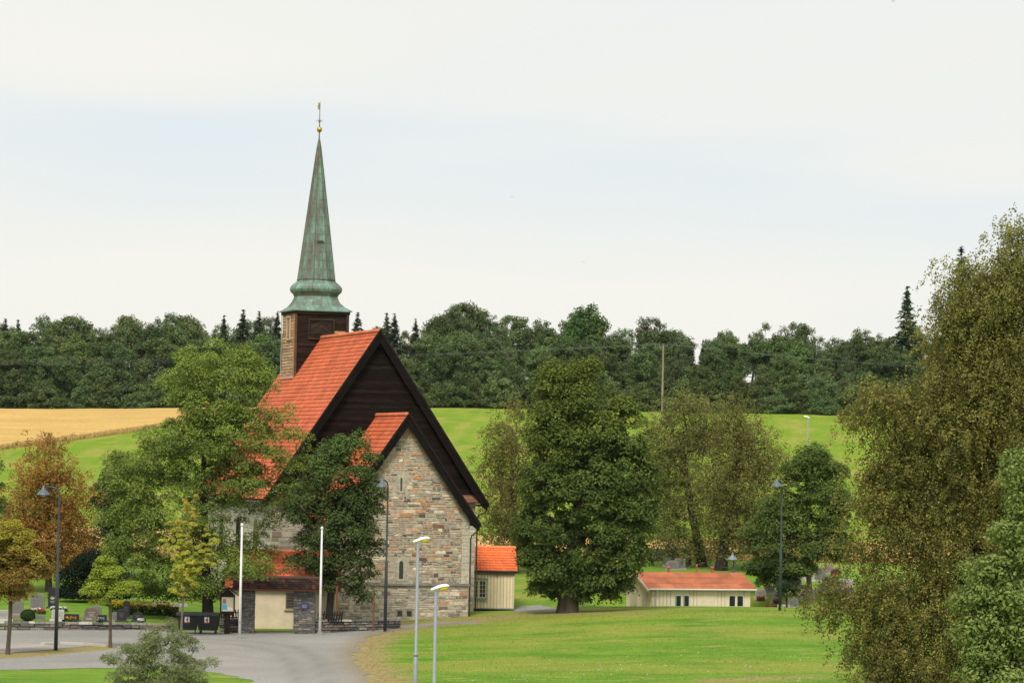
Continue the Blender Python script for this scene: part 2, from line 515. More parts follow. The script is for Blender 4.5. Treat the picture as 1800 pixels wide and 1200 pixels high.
def sheet(name, S, lift, mat, skirt=0.0, dry=None, topnoise=0.0, track=None):
    """the cells of the ground grid where S > 0, cut along S = 0 and lifted"""
    Z = GZ + lift
    if topnoise: Z = Z + topnoise * (vnoise(GX * .9, GY * .9, 3) - .5)
    verts = []; key = {}; faces = []; dv = []; rim = []

    def vid(k, x, y, z, d):
        if k not in key: key[k] = len(verts); verts.append((x, y, z)); dv.append(d)
        return key[k]
    sg = S > 0
    cell = sg[:-1, :-1].astype(int) + sg[:-1, 1:] + sg[1:, 1:] + sg[1:, :-1]
    for j, i in zip(*np.nonzero(cell)):
        cs = ((j, i), (j, i + 1), (j + 1, i + 1), (j + 1, i))
        loop = []
        for a in range(4):
            p, q = cs[a], cs[(a + 1) % 4]; sp, sq = S[p], S[q]
            if sp > 0: loop.append((vid(p, GX[p], GY[p], Z[p], 0 if dry is None else dry[p]), False))
            if (sp > 0) != (sq > 0):
                t = sp / (sp - sq); k = (min(p, q), max(p, q))
                f = lambda A: A[p] + (A[q] - A[p]) * t
                loop.append((vid(k, f(GX), f(GY), f(Z), 0 if dry is None else f(dry)), True))
        if len(loop) >= 3:
            ids = [l[0] for l in loop]; faces.append(ids)
            for a in range(len(loop)):
                if loop[a][1] and loop[(a + 1) % len(loop)][1]: rim.append((loop[a][0], loop[(a + 1) % len(loop)][0]))
    if skirt:
        low = {}
        for a, b in rim:
            for v in (a, b):
                if v not in low: low[v] = len(verts); x, y, z = verts[v]; verts.append((x, y, z - skirt)); dv.append(0)
            faces.append([a, low[a], low[b], b])
    me = bpy.data.meshes.new(name); me.from_pydata(verts, [], faces)
    at_ = me.attributes.new('dry', 'FLOAT', 'POINT'); at_.data.foreach_set('value', np.array(dv, np.float32))
    if track is not None:
        va_ = np.array(verts); at_ = me.attributes.new('track', 'FLOAT', 'POINT'); at_.data.foreach_set('value', track(va_[:, 0], va_[:, 1]).astype(np.float32))
    me.update()
    o = link_mesh(name, me, mat); o['kind'] = 'structure'
    return o, [(verts[a], verts[b]) for a, b in rim]


# gravel outline, walked on the ground from points of the photograph
def walk(pts):
    return [tuple(ground_at(px, py).xy) for px, py in pts]


YARD = walk([(-260, 1108), (0, 1107), (150, 1107), (300, 1108), (420, 1109), (560, 1107), (640, 1104), (690, 1100), (770, 1094), (838, 1091), (842, 1095),
             (770, 1099), (700, 1106), (655, 1118), (628, 1135), (618, 1155), (640, 1180), (668, 1215), (690, 1260), (450, 1290), (465, 1215), (445, 1198), (395, 1184), (330, 1176), (170, 1173), (-260, 1183)])
ys = poly_sdf(YARD, GX, GY) + (fbm(GX * .8, GY * .8, 21, 3) - .5) * 1.3
ISLAND = walk([(-260, 1150), (20, 1146), (100, 1140), (160, 1134), (200, 1133), (206, 1139), (180, 1143), (110, 1149), (40, 1156), (-260, 1170)])
isl = poly_sdf(ISLAND, GX, GY) + (fbm(GX * 1.4, GY * 1.4, 31, 3) - .5) * 1.0
APRON = walk([(-260, 1132), (0, 1131), (78, 1133), (110, 1136), (98, 1141), (20, 1147), (-260, 1152)])
apr = poly_sdf(APRON, GX, GY)
right_edge = walk([(850, 1090), (770, 1098), (700, 1104), (655, 1116), (628, 1135), (618, 1155), (640, 1180), (668, 1215), (700, 1300)])
dry_d = seg_dist(right_edge, GX, GY)
dry = np.clip(1.15 - dry_d / 2.6, 0, 1)
strip = walk([(640, 1100), (720, 1093), (830, 1086), (920, 1080), (1000, 1078), (1120, 1076)])
dry = np.maximum(dry, np.clip(.85 - seg_dist(strip, GX, GY) / 3.5, 0, .7))
dry = np.maximum(dry, np.clip(.75 - seg_dist(walk([(1250, 1195), (1330, 1192), (1420, 1190)]), GX, GY) / 3.0, 0, .7))
dry = np.maximum(dry, np.clip(.75 + isl * .15, 0, .75) * (isl > -1.2))

YEL = fbm(GX / 7.0 + 3, GY / 3.2, 101, 4) * .62 + fbm(GX / 26.0, GY / 11.0, 105, 2) * .38
YEL = np.clip((YEL - .49) / .13, 0, 1) * .55
YEL = np.maximum(YEL, np.clip(.62 - np.abs(GY - 193) / 7, 0, 1) * np.clip((GX + 4) / 5, 0, 1) * np.clip((24 - GX) / 8, 0, 1)) * np.clip((GX + 9) / 3, .25, 1)
gF = []
idx = np.arange(NX * NY).reshape(NY, NX)
gF = np.stack([idx[:-1, :-1], idx[:-1, 1:], idx[1:, 1:], idx[1:, :-1]], -1).reshape(-1, 4)
me = np_mesh('lawn', np.stack([GX, GY, GZ], -1).reshape(-1, 3), gF, None, True)
a_ = me.attributes.new('dry', 'FLOAT', 'POINT'); a_.data.foreach_set('value', dry.astype(np.float32).ravel())
a_ = me.attributes.new('yel', 'FLOAT', 'POINT'); a_.data.foreach_set('value', YEL.astype(np.float32).ravel())
tag(link_mesh('lawn', me, M['ground']), kind='structure')

yard_dry = np.clip(.9 - dry_d / 1.6, 0, 1)
WHEELS = [walk([(330, 1122), (440, 1126), (520, 1136), (556, 1158), (575, 1200), (585, 1260)]), walk([(330, 1128), (420, 1132), (485, 1144), (512, 1166), (525, 1200), (530, 1260)]), walk([(-200, 1120), (150, 1118), (330, 1122)]), walk([(-200, 1160), (200, 1152), (400, 1140), (560, 1150), (600, 1200), (615, 1260)]), walk([(-200, 1168), (200, 1161), (400, 1150), (520, 1165), (548, 1200), (556, 1260)])]


def track(x, y):
    v = np.zeros(len(x))
    for k, wl in enumerate(WHEELS): v = np.maximum(v, np.clip(1 - seg_dist(wl, x, y) / .55, 0, 1) * (1 if k < 2 else .55))
    return v


sheet('gravel_yard', np.minimum(ys, -np.maximum(isl, -9)), .012, M['gravel'], dry=yard_dry, track=track)
sheet('paved_apron', np.minimum(apr, ys), .022, M['paving'])
def kerb(pts, wd, hh, col, name):
    p = [Vector((x, y, H(x, y))) for x, y in walk(pts)]; mb = MB()
    for a, b in zip(p[:-1], p[1:]):
        n_ = max(1, int((b - a).length / .9)); d = (b - a).normalized(); s_ = Vector((-d.y, d.x, 0)) * wd / 2
        for i in range(n_):
            q0 = a.lerp(b, i / n_) + d * .01; q1 = a.lerp(b, (i + 1) / n_) - d * .01; zz = Vector((0, 0, hh)); lo_ = Vector((0, 0, -.1))
            mb.hexa([q0 - s_ + lo_, q1 - s_ + lo_, q1 + s_ + lo_, q0 + s_ + lo_, q0 - s_ + zz, q1 - s_ + zz, q1 + s_ + zz, q0 + s_ + zz], vary(col, .12))
    tag(mb.build(name, M['granite']), kind='structure')


kerb([(74, 1133), (104, 1131.5), (150, 1133.5), (190, 1136)], .3, .13, (.50, .45, .40), 'kerb')
kerb([(-60, 1141.5), (20, 1138.5), (84, 1133.5)], .14, .03, (.55, .52, .48), 'road_edge_line')
kerb([(-60, 1130.5), (40, 1131), (74, 1133)], .12, .03, (.42, .34, .30), 'road_edge_line')
path_s = poly_sdf(walk([(905, 1064), (950, 1063), (990, 1068), (975, 1074), (905, 1075)]), GX, GY)
sheet('footpath', path_s, .012, M['gravel'])
path_s = poly_sdf(walk([(205, 1062), (250, 1058), (330, 1060), (330, 1068), (250, 1066)]), GX, GY)
sheet('gravel_path', path_s, .012, M['gravel'])

# fields
_p0 = ground_at(0, 791); _p1 = ground_at(310, 748)
BX0, BY0, BX1, BY1 = _p0.x, _p0.y, _p1.x, _p1.y
edge = (GY - BY0) - (GX - BX0) * (BY1 - BY0) / (BX1 - BX0)
forest_line = 464 + 4 * (fbm(GX / 12, GY * 0, 41, 2) - .5) + np.clip(-GX - 20, 0, 60) * .03
wheat_s = np.minimum(edge * .72, forest_line - GY)
wheat_s = np.minimum(wheat_s, (-25.5 - GX) * 1.0) + (fbm(GX * .3, GY * .3, 51, 2) - .5) * 2.0
green_s = np.minimum(np.minimum(GY - 273, forest_line - GY + 1.5), 300 - np.abs(GX)) + (fbm(GX * .2, GY * .2, 61, 2) - .5) * 2
green_s = np.minimum(green_s, -wheat_s + 1.5)
sheet('green_field', green_s, .05, M['field'])
_, rim = sheet('wheat_field', np.where(np.abs(GX) < 250, wheat_s, -5.0), .62, M['wheat'], skirt=.62, topnoise=.12)
near_w = np.minimum(np.minimum(GY - 252, 274 - GY), 200 - np.abs(GX)) + (fbm(GX * .25, GY * .25, 71, 2) - .5) * 2
_, rim2 = sheet('wheat_strip', near_w, .62, M['wheat'], skirt=.62, topnoise=.12)


def stalks():
    V = []; F = []; C = []
    for (a, b), k in [(r, 34) for r in rim + rim2]:
        if abs(a[0]) > 90 or a[1] > 455: continue
        a = np.array(a); b = np.array(b); ln = np.linalg.norm(b - a)
        for _ in range(int(ln * k) + 1):
            t = random.random(); p = a + (b - a) * t + np.array([random.gauss(0, .12), random.gauss(0, .3) - .15, 0])
            g = H(p[0], p[1]); wd = random.uniform(.015, .04); h = random.uniform(.35, .78)
            n = len(V); V += [(p[0] - wd, p[1], g), (p[0] + wd, p[1], g), (p[0] + wd * 1.3 + random.gauss(0, .06), p[1] - .05, g + h), (p[0] - wd * 1.1, p[1] - .05, g + h)]
            F.append((n, n + 1, n + 2, n + 3)); C.append(vary((.58, .41, .17), .2))
    o = link_mesh('wheat_stalks', np_mesh('wheat_stalks', np.array(V), np.array(F), np.array(C)), M['leaf'])
    tag(o, 'brown upright wheat stalks along the cut edges of the ripe wheat', 'wheat stalks', kind='stuff')


stalks()


def grass_blades():
    n = 45000
    x = RNG.uniform(-12, 30, n); y = 138 + (202 - 138) * RNG.uniform(0, 1, n) ** 1.2
    yi = np.interp(y, YS, np.arange(NY)); xi = np.interp(x, XS, np.arange(NX))
    bad = ys[np.clip(yi.round().astype(int), 0, NY - 1), np.clip(xi.round().astype(int), 0, NX - 1)] > -.4
    x, y = x[~bad], y[~bad]; n = len(x); z = hgt(x, y)
    dr = dry[np.interp(y, YS, np.arange(NY)).round().astype(int), np.interp(x, XS, np.arange(NX)).round().astype(int)]
    yl = YEL[np.interp(y, YS, np.arange(NY)).round().astype(int), np.interp(x, XS, np.arange(NX)).round().astype(int)][:, None]
    clump = fbm(x * .7, y * .9, 81, 3)
    hh = RNG.uniform(.02, .05, n) * (0.6 + 1.1 * clump); wd = RNG.uniform(.012, .035, n)
    a = RNG.uniform(0, 6.28, n); dx = np.cos(a) * wd; dy = np.sin(a) * wd
    V = np.stack([np.stack([x - dx, y - dy, z - .01], -1), np.stack([x + dx, y + dy, z - .01], -1), np.stack([x + RNG.normal(0, .03, n), y + RNG.normal(0, .03, n), z + hh], -1)], 1)
    c = np.array([.12, .25, .018]) * (1 - clump[:, None]) + np.array([.195, .315, .03]) * clump[:, None]
    c = c * (1 - yl) + np.array([.31, .285, .065]) * yl
    c = c * (1 - dr[:, None]) + np.array([.31, .25, .10]) * dr[:, None]
    c *= RNG.uniform(.82, 1.18, (n, 1))
    o = link_mesh('grass_blades', np_mesh('grass_blades', V.reshape(-1, 3), np.arange(3 * n).reshape(-1, 3), c), M['leaf'])
    tag(o, 'short mown grass blades growing across the lawn', 'grass', kind='stuff')
    # clover heads
    n = 220
    x = RNG.uniform(-6, 22, n); y = RNG.uniform(141, 165, n)
    k = fbm(x * .35, y * .5, 91, 2) > .57; x, y = x[k], y[k]; n = len(x); z = hgt(x, y) + .06
    s = RNG.uniform(.01, .02, n)
    V = np.stack([np.stack([x - s, y, z - s], -1), np.stack([x + s, y, z - s], -1), np.stack([x + s, y + s, z + s], -1), np.stack([x - s, y + s, z + s], -1)], 1)
    o = link_mesh('clover_flowers', np_mesh('clover_flowers', V.reshape(-1, 3), np.arange(4 * n).reshape(-1, 4), np.full((n, 3), .62)), M['petal'])
    tag(o, 'white clover heads scattered in the lawn', 'clover', kind='stuff')


grass_blades()
# ------------------------------------------------------------------ stone, boards, tiles
PAL_EAST = [((.40, .345, .265), 5), ((.52, .435, .325), 3.2), ((.315, .28, .225), 4.4), ((.47, .295, .19), 3.6), ((.52, .235, .115), 1.5), ((.11, .095, .09), 1.2), ((.235, .205, .175), 2.4), ((.60, .51, .385), 1.5), ((.20, .105, .07), .7)]
PAL_BASE = [((.42, .38, .295), 5), ((.54, .48, .365), 3.6), ((.34, .31, .25), 4), ((.20, .185, .16), 2), ((.50, .31, .20), .8)]
PAL_DRY = [((.185, .17, .145), 4), ((.115, .105, .095), 4), ((.28, .25, .205), 2), ((.09, .085, .085), 2), ((.22, .17, .13), 1)]
PAL_SLATE = [((.15, .145, .135), 4), ((.10, .10, .10), 4), ((.21, .19, .165), 2), ((.27, .22, .17), .8)]


def pick(pal):
    return random.choices([c for c, k in pal], [k for c, k in pal])[0]


def stones(mb, u0, u1, z0, z1, P, pal, hmin=.13, hmax=.34, wk=(1.0, 3.6), holes=(), relief=.04, gap=.018, slope=None):
    """rubble in courses; P(u, z, d) maps to space, d is proud of the wall; u0/u1 may be functions of z"""
    fu = (lambda z: u0) if not callable(u0) else u0
    gu = (lambda z: u1) if not callable(u1) else u1
    z = z0
    while z < z1 - .05:
        hc = min(random.uniform(hmin, hmax), z1 - z)
        a, b = fu(z + hc * .7), gu(z + hc * .7)
        u = a - random.random() * .2
        while u < b:
            wd = hc * random.uniform(*wk); v = min(u + wd, b); s = max(u, a)
            if v - s > .05 and not any(h[0] < v and h[1] > s and h[2] < z + hc and h[3] > z for h in holes):
                sub = [(z, z + hc)]
                if hc > .2 and random.random() < .35: m = z + hc * random.uniform(.4, .6); sub = [(z, m), (m, z + hc)]
                for za, zb in sub:
                    d = random.uniform(.2, 1) * relief; j = lambda k=.02: random.uniform(-k, k)
                    q = [(s + gap + j(), za + gap + j()), (v - gap + j(), za + gap + j()), (v - gap + j(), zb - gap + j()), (s + gap + j(), zb - gap + j())]
                    k = gap * .9
                    f = [P(x + (k if n in (0, 3) else -k), y + (k if n in (0, 1) else -k), d) for n, (x, y) in enumerate(q)]
                    g = [P(x, y, -.02) for x, y in q]; c = vary(pick(pal), .2)
                    mb.poly(f, c)
                    for n in range(4): mb.poly([g[n], g[(n + 1) % 4], f[(n + 1) % 4], f[n]], c)
            u = v
        z += hc


def tile_roof(mb, O, U, V, Nn, Lr, S, row=.34, tw=.24, pal=((.50, .125, .055),), amp=0.0, seg=1, var=.12, slab=.12, lap=.035):
    O, U, V, Nn = map(Vector, (O, U, V, Nn)); nr = int(math.ceil(S / row)); nt_ = int(math.ceil(Lr / tw)); row = S / nr; tw = Lr / nt_
    for i in range(nr):
        rv = random.uniform(.93, 1.07)
        for t in range(nt_):
            c = vary(random.choice(pal), var); c = tuple(x * rv for x in c)
            jj = random.uniform(-.006, .006)
            for k in range(seg):
                a = (t + k / seg) * tw; b = (t + (k + 1) / seg) * tw
                ha = amp * math.sin(2 * math.pi * k / seg) if seg > 1 else 0; hb = amp * math.sin(2 * math.pi * (k + 1) / seg) if seg > 1 else 0
                if seg == 1: b -= .012
                v0 = i * row; v1 = v0 + row + jj
                p = [O + U * a + V * v0 + Nn * (.0 + ha), O + U * b + V * v0 + Nn * (.0 + hb), O + U * b + V * v1 + Nn * (lap + hb), O + U * a + V * v1 + Nn * (lap + ha)]
                mb.poly(p, c)
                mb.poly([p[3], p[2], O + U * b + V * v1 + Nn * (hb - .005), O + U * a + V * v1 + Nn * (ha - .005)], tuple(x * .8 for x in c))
    q = [O - Nn * .03, O + U * Lr - Nn * .03, O + U * Lr + V * S - Nn * .03, O + V * S - Nn * .03]
    mb.prism(q, -Nn * slab, (.16, .06, .04))


def gable_roof(name, parent, mat, x_c, y0, y1, zr, slope, xe, pal, **kw):
    """both slopes of a roof whose ridge runs along local y"""
    mb = MB(); ln = math.hypot(1, slope); S = xe * ln
    for s in (-1, 1):
        V = Vector((s / ln, 0, -slope / ln)); Nn = Vector((s * slope / ln, 0, 1 / ln))
        tile_roof(mb, (x_c, y0, zr), (0, 1, 0), V, Nn, y1 - y0, S, pal=pal, **kw)
    o = mb.build(name, mat, parent)
    rb = MB(); k = int((y1 - y0) / .4)
    for i in range(k):
        a = y0 + (y1 - y0) * i / k; b = y0 + (y1 - y0) * (i + 1) / k
        c = vary(tuple(x * f for x, f in zip(pal[0], (1.0, 1.25, 1.5))), .15)
        rb.tube([(x_c, a, zr - .02), (x_c, b + .03, zr + .0)], [.13, .15], 8, c)
    rb.build('ridge_tiles', mat, o)
    return o


def lap_boards(mb, u0, u1, z0, z1, P, col, h=.2, t=.03, var=.3):
    z = z0
    while z < z1 - .02:
        zb = min(z + h, z1)
        a0, b0, a1, b1 = u0(z), u1(z), u0(zb), u1(zb); c = vary(col, var)
        if b0 - a0 < .03: break
        u = a0; cuts = [0, 1] if b0 - a0 < 3 else [0, random.uniform(.25, .75), 1]
        for k in range(len(cuts) - 1):
            f, g = cuts[k], cuts[k + 1]; cc = vary(c, .12)
            p = [P(a0 + (b0 - a0) * f, z, t), P(a0 + (b0 - a0) * g, z, t), P(a1 + (b1 - a1) * g, zb + .02, .004), P(a1 + (b1 - a1) * f, zb + .02, .004)]
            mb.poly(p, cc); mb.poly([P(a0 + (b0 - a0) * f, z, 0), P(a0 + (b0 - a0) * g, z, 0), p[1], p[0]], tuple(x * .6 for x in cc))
        z = zb


# ------------------------------------------------------------------ the church
church = empty('stone_church', (-6.15, 200, 0), R(17.5), 'medieval stone church with steep red tiled roofs, black gables and a slender green copper spire', 'church')
CS, NS = 1.43, 1.48
CZ, NZ = 12.2, 17.5
Pf = lambda u, z, d: (u, .45 - d, z)
lw = lambda z: -4.1 if z < 5.95 else -(11.82 - z) / CS
rw = lambda z: 4.1 if z < 5.95 else (11.82 - z) / CS
wins = [(-.55, .2, 2.0, 3.55), (-.55, .05, 7.35, 8.6)]
mb = MB()
mort = (.41, .355, .27)
gp = [(-4.1, .45, -1.6), (4.1, .45, -1.6), (4.1, .45, 5.95), (0, .45, 11.8), (-4.1, .45, 5.95)]
mb.prism(gp[::-1], (0, 6.95, 0), mort)
stones(mb, lambda z: -4.08, lambda z: 4.08, -1.2, 1.84, Pf, PAL_BASE, holes=[(-.42, -.02, -.02, .34), (.18, .58, -.02, .34)], hmax=.28)
stones(mb, lw, lambda z: min(3.62, rw(z)), 1.98, 11.6, Pf, PAL_EAST, holes=wins, hmin=.11, hmax=.31, wk=(.9, 3.4), gap=.018)
# dressed corner stones
for za in np.arange(1.98, 5.9, .42):
    c = vary((.44, .41, .32), .1); mb.box(3.62, 4.115, .40, .45, za + .01, za + .41, c)
# south and north walls
Ps = lambda u, z, d: (-4.1 - d, u, z)
Pn = lambda u, z, d: (4.1 + d, u, z)
stones(mb, .45, 7.4, -1.2, 5.9, Ps, PAL_BASE, hmax=.32); stones(mb, .45, 7.4, -1.2, 5.9, Pn, PAL_BASE, hmax=.32)
chancel = mb.build('chancel_wall', M['stone'], church)
mb = MB(); mb.box(-4.16, 4.16, .34, .45, 1.84, 1.97, (.22, .205, .175)); mb.build('string_course', M['stone'], chancel)
mb = MB()
for x0, x1, z0, z1 in ((-.42, -.02, -.02, .34), (.18, .58, -.02, .34)): mb.box(x0 + .04, x1 - .04, .445, .5, z0, z1 - .04, (.05, .045, .04))
for x0, x1, z0, z1 in ((-.42, -.02, -.02, .34), (.18, .58, -.02, .34)):
    mb.box(x0 - .05, x1 + .05, .405, .449, z1 - .03, z1 + .08, (.25, .23, .2)); mb.box(x0 - .04, x0 + .05, .41, .449, z0, z1 - .03, (.3, .28, .23)); mb.box(x1 - .05, x1 + .04, .41, .449, z0, z1 - .03, (.3, .28, .23))
mb.build('vent_opening', M['stone'], chancel)


def arch(cx, hw, z0, zs, n=8, r=None):
    r = r or hw
    return [(cx - hw, z0), (cx + hw, z0)] + [(cx + r * math.cos(math.pi * k / n), zs + r * math.sin(math.pi * k / n)) for k in range(n + 1)]


def slit(cx, hw, z0, zs, fw, name='slit_window'):
    inner = arch(cx, hw, z0, zs); outer = arch(cx, hw + fw, z0 - fw * .7, zs)
    mb = MB(); n = len(inner)
    for i in range(n):
        j = (i + 1) % n; c = vary((.42, .395, .315), .12)
        a, b, p, q = inner[i], inner[j], outer[j], outer[i]
        mb.poly([Pf(*q, .035), Pf(*p, .035), Pf(*b, .035), Pf(*a, .035)], c); mb.poly([Pf(*a, .035), Pf(*b, .035), Pf(*b, -.2), Pf(*a, -.2)], c)
        mb.poly([Pf(*p, .035), Pf(*q, .035), Pf(*q, -.01), Pf(*p, -.01)], c)
    o = mb.build(name, M['stone'], church)
    g = MB(); g.poly([Pf(x, z, .012) for x, z in arch(cx, hw - .004, z0, zs)], (.035, .04, .04))
    for k in range(1, int((zs - z0) / .16) + 1): g.box(cx - hw, cx + hw, .425, .437, z0 + k * .16, z0 + k * .16 + .02, (.09, .09, .085))
    g.build('pane', M['glass'], o)


slit(-.18, .13, 2.24, 3.2, .20)
slit(-.28, .06, 7.55, 8.3, .16)

# nave walls
mb = MB()
mb.box(-6.6, 6.6, 7.5, 27, -1.6, 7.2, (.50, .465, .385))
mb.prism([(-6.6, 7.5, 7.2), (6.6, 7.5, 7.2), (0, 7.5, 16.9)][::-1], (0, .3, 0), (.05, .04, .03))
mb.prism([(-6.6, 26.7, 7.2), (6.6, 26.7, 7.2), (0, 26.7, 16.9)][::-1], (0, .3, 0), (.05, .04, .03))
Pe = lambda u, z, d: (u, 7.5 - d, z)
for a, b in ((-6.6, -4.15), (4.15, 6.6)): stones(mb, a, b, -1.2, 6.8, Pe, [((.45, .41, .33), 4), ((.52, .47, .38), 3), ((.36, .30, .23), 2)], hmax=.4)
Pns = lambda u, z, d: (-6.6 - d, u, z)
stones(mb, 7.5, 27, -1.2, 7.0, Pns, [((.56, .52, .44), 6), ((.50, .465, .385), 4), ((.40, .37, .31), 2), ((.62, .58, .50), 3)], hmax=.4, relief=.03)
nave = mb.build('nave_wall', M['plaster'], church)
for yy in (11.5, 16.5, 21.5):
    wm = MB(); pts = [(yy + a, z) for a, z in arch(0, .55, 3.0, 5.0)]
    ou = [(yy + a, z) for a, z in arch(0, .75, 2.85, 5.0)]
    wm.prism([(-6.60, p[0], p[1]) for p in ou], (-.08, 0, 0), (.36, .34, .29))
    fr = wm.build('arched_window', M['stone'], church)
    g = MB(); g.prism([(-6.685, p[0], p[1]) for p in pts], (-.01, 0, 0), (.03, .035, .04)); g.build('pane', M['glass'], fr)

# gable boarding of the nave
mb = MB()
lap_boards(mb, lambda z: -(17.12 - z) / NS, lambda z: (17.12 - z) / NS, 6.95, 17.0, lambda u, z, d: (u, 7.46 - d, z), (.014, .0098, .008), h=.19, t=.05, var=.35)
mb.build('gable_boarding', M['board'], church)
for s in (-1, 1):
    mb = MB(); a, b = sorted((s * 3.9, s * 6.75))
    mb.hexa([(a, 7.1, 6.86), (b, 7.1, 6.86), (b, 7.46, 6.86), (a, 7.46, 6.86), (a, 7.1, 6.92), (b, 7.1, 6.92), (b, 7.44, 7.3), (a, 7.44, 7.3)], (.20, .10, .065))
    mb.build('skirt_board', M['board'], church)

TILE = ((.56, .122, .048), (.52, .112, .047), (.60, .14, .057), (.49, .125, .062), (.55, .13, .052))
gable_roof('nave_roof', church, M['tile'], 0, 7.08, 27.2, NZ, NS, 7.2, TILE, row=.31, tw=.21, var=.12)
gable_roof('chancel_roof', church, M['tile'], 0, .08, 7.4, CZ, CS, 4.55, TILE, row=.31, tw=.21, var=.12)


def barge(y, zr, sl, xe, wd, name):
    for s in (-1, 1):
        mb = MB(); col = vary((.0085, .007, .0065), .2)
        p = [(0, zr + .10), (s * (xe + .12), zr + .10 - sl * (xe + .12)), (s * (xe + .02), zr + .10 - sl * (xe + .12) - .42), (s * (xe - .32), zr + .1 - sl * (xe - .32) - wd), (0, zr + .10 - wd)]
        mb.prism([(x, y, z) for x, z in (p if s > 0 else p[::-1])], (0, -.08, 0), col)
        q = [(0, zr + .14), (s * (xe + .15), zr + .14 - sl * (xe + .15)), (s * (xe + .15), zr - .08 - sl * (xe + .15)), (0, zr - .08)]
        mb.prism([(x, y - .081, z) for x, z in (q if s > 0 else q[::-1])], (0, -.05, 0), (.018, .014, .012))
        # soffit under the verge
        f = [(0, zr - .22), (s * xe, zr - .22 - sl * xe), (s * xe, zr - .30 - sl * xe), (0, zr - .30)]
        mb.prism([(x, y + .46, z) for x, z in (f if s > 0 else f[::-1])], (0, -.45, 0), (.022, .017, .013))
        mb.build(name, M['board'], church)


barge(.06, CZ, CS, 4.55, .80, 'bargeboard')
barge(7.06, NZ, NS, 7.2, .84, 'bargeboard')
# gutters and downpipes on the north-east corners
for (xe, ze, ya, yb, xw, zb, name) in ((4.62, 5.55, .1, 7.0, 4.2, -1.0, 'downpipe'), (7.3, 6.65, 7.1, 27, 6.72, -1.0, 'downpipe')):
    mb = MB(); mb.tube([(xe, ya, ze), (xe, yb, ze)], .075, 8, (.03, .025, .022))
    mb.tube([(xe, ya + .15, ze), (xe, ya + .15, ze - .18), (xe - .1, ya + .2, ze - .42), (xw + .06, ya + .36, ze - .62), (xw, ya + .38, ze - .85), (xw, ya + .38, zb)], .045, 6, (.03, .022, .018))
    mb.build(name, M['metal'], church)
    mb = MB(); mb.tube([(-xe, ya, ze), (-xe, yb, ze)], .075, 8, (.03, .025, .022)); mb.build('gutter', M['metal'], church)

# ------------------------------------------------------------------ tower and spire (parts of the church)
TY = 23.8; TH = 1.8
mb = MB(); mb.box(-TH + .03, TH - .03, TY - TH + .03, TY + TH - .03, 9, 19.3, (.05, .04, .03))
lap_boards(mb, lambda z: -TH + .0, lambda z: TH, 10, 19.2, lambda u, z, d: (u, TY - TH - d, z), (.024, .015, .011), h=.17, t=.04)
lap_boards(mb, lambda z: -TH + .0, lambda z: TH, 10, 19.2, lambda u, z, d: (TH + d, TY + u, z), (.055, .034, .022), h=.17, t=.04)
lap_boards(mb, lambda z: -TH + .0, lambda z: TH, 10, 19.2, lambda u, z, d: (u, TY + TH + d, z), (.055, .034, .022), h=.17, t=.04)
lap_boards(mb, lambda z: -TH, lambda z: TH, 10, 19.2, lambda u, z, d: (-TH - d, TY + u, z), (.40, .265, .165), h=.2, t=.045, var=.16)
tower = mb.build('tower', M['board'], church)
mb = MB()
mb.box(-TH - .075, -TH - .045, TY - TH - .05, TY - TH + .26, 10, 19.2, (.36, .18, .085))
mb.box(-TH - .075, TH * 0 - TH + .08, TY - TH - .075, TY - TH - .045, 14.0, 19.2, (.10, .055, .03))
mb.box(TH - .12, TH + .07, TY - TH - .075, TY - TH - .045, 14.0, 19.2, (.045, .03, .02))
mb.build('corner_board', M['wood'], tower)
mb = MB(); mb.box(-TH - .12, TH + .12, TY - TH - .12, TY + TH + .12, 19.08, 19.28, (.035, .024, .018)); mb.build('cornice', M['board'], tower)
# louvred hatch with boards laid in chevrons
mb = MB(); y = TY - TH - .05
mb.box(-.84, .74, y - .05, y, 17.5, 18.66, (.022, .016, .012))
for k in range(7):
    z = 17.36 + k * .18
    for s in (-1, 1):
        x0, x1 = -.05, -.05 + s * .72
        pts = [(x0, z + .30), (x1, z - .18), (x1, z - .03), (x0, z + .45)]
        pts = [(x, min(max(zz, 17.54), 18.62)) for x, zz in pts]
        if s < 0: pts = pts[::-1]
        mb.prism([(x, y - .051 - .002 * k, zz) for x, zz in pts], (0, -.02, 0), vary((.04, .027, .019), .3))
lv = mb.build('hatch', M['board'], tower)
mb = MB()
mb.box(-.95, .86, y - .12, y, 17.38, 17.48, (.055, .036, .025)); mb.box(-.95, .86, y - .1, y, 18.68, 18.76, (.055, .036, .025))
mb.box(-.95, -.86, y - .09, y, 17.49, 18.67, (.045, .03, .02)); mb.box(.76, .86, y - .09, y, 17.49, 18.67, (.045, .03, .02))
mb.build('hatch_frame', M['board'], lv)
mb = MB(); mb.box(.80, 1.62, y - .05, y, 17.82, 17.97, (.46, .27, .12)); tag(mb.build('new_board', M['wood'], tower), 'pale new replacement board')
mb = MB(); x = -TH - .05
mb.box(x - .02, x, TY - .55, TY + .25, 17.55, 18.75, (.30, .19, .115))
wf = mb.build('window', M['wood'], tower)
mb = MB(); c = (.50, .38, .26)
mb.box(x - .07, x, TY - .65, TY - .55, 17.45, 18.85, c); mb.box(x - .07, x, TY + .25, TY + .35, 17.45, 18.85, c); mb.box(x - .08, x, TY - .68, TY + .38, 18.85, 18.96, c); mb.box(x - .08, x, TY - .68, TY + .38, 17.34, 17.45, c)
mb.build('frame', M['wood'], wf)
mb = MB(); mb.box(-TH - .18, -TH - .045, TY - TH, TY + TH, 14.72, 14.86, (.50, .27, .18)); mb.build('flashing', M['metal'], tower)


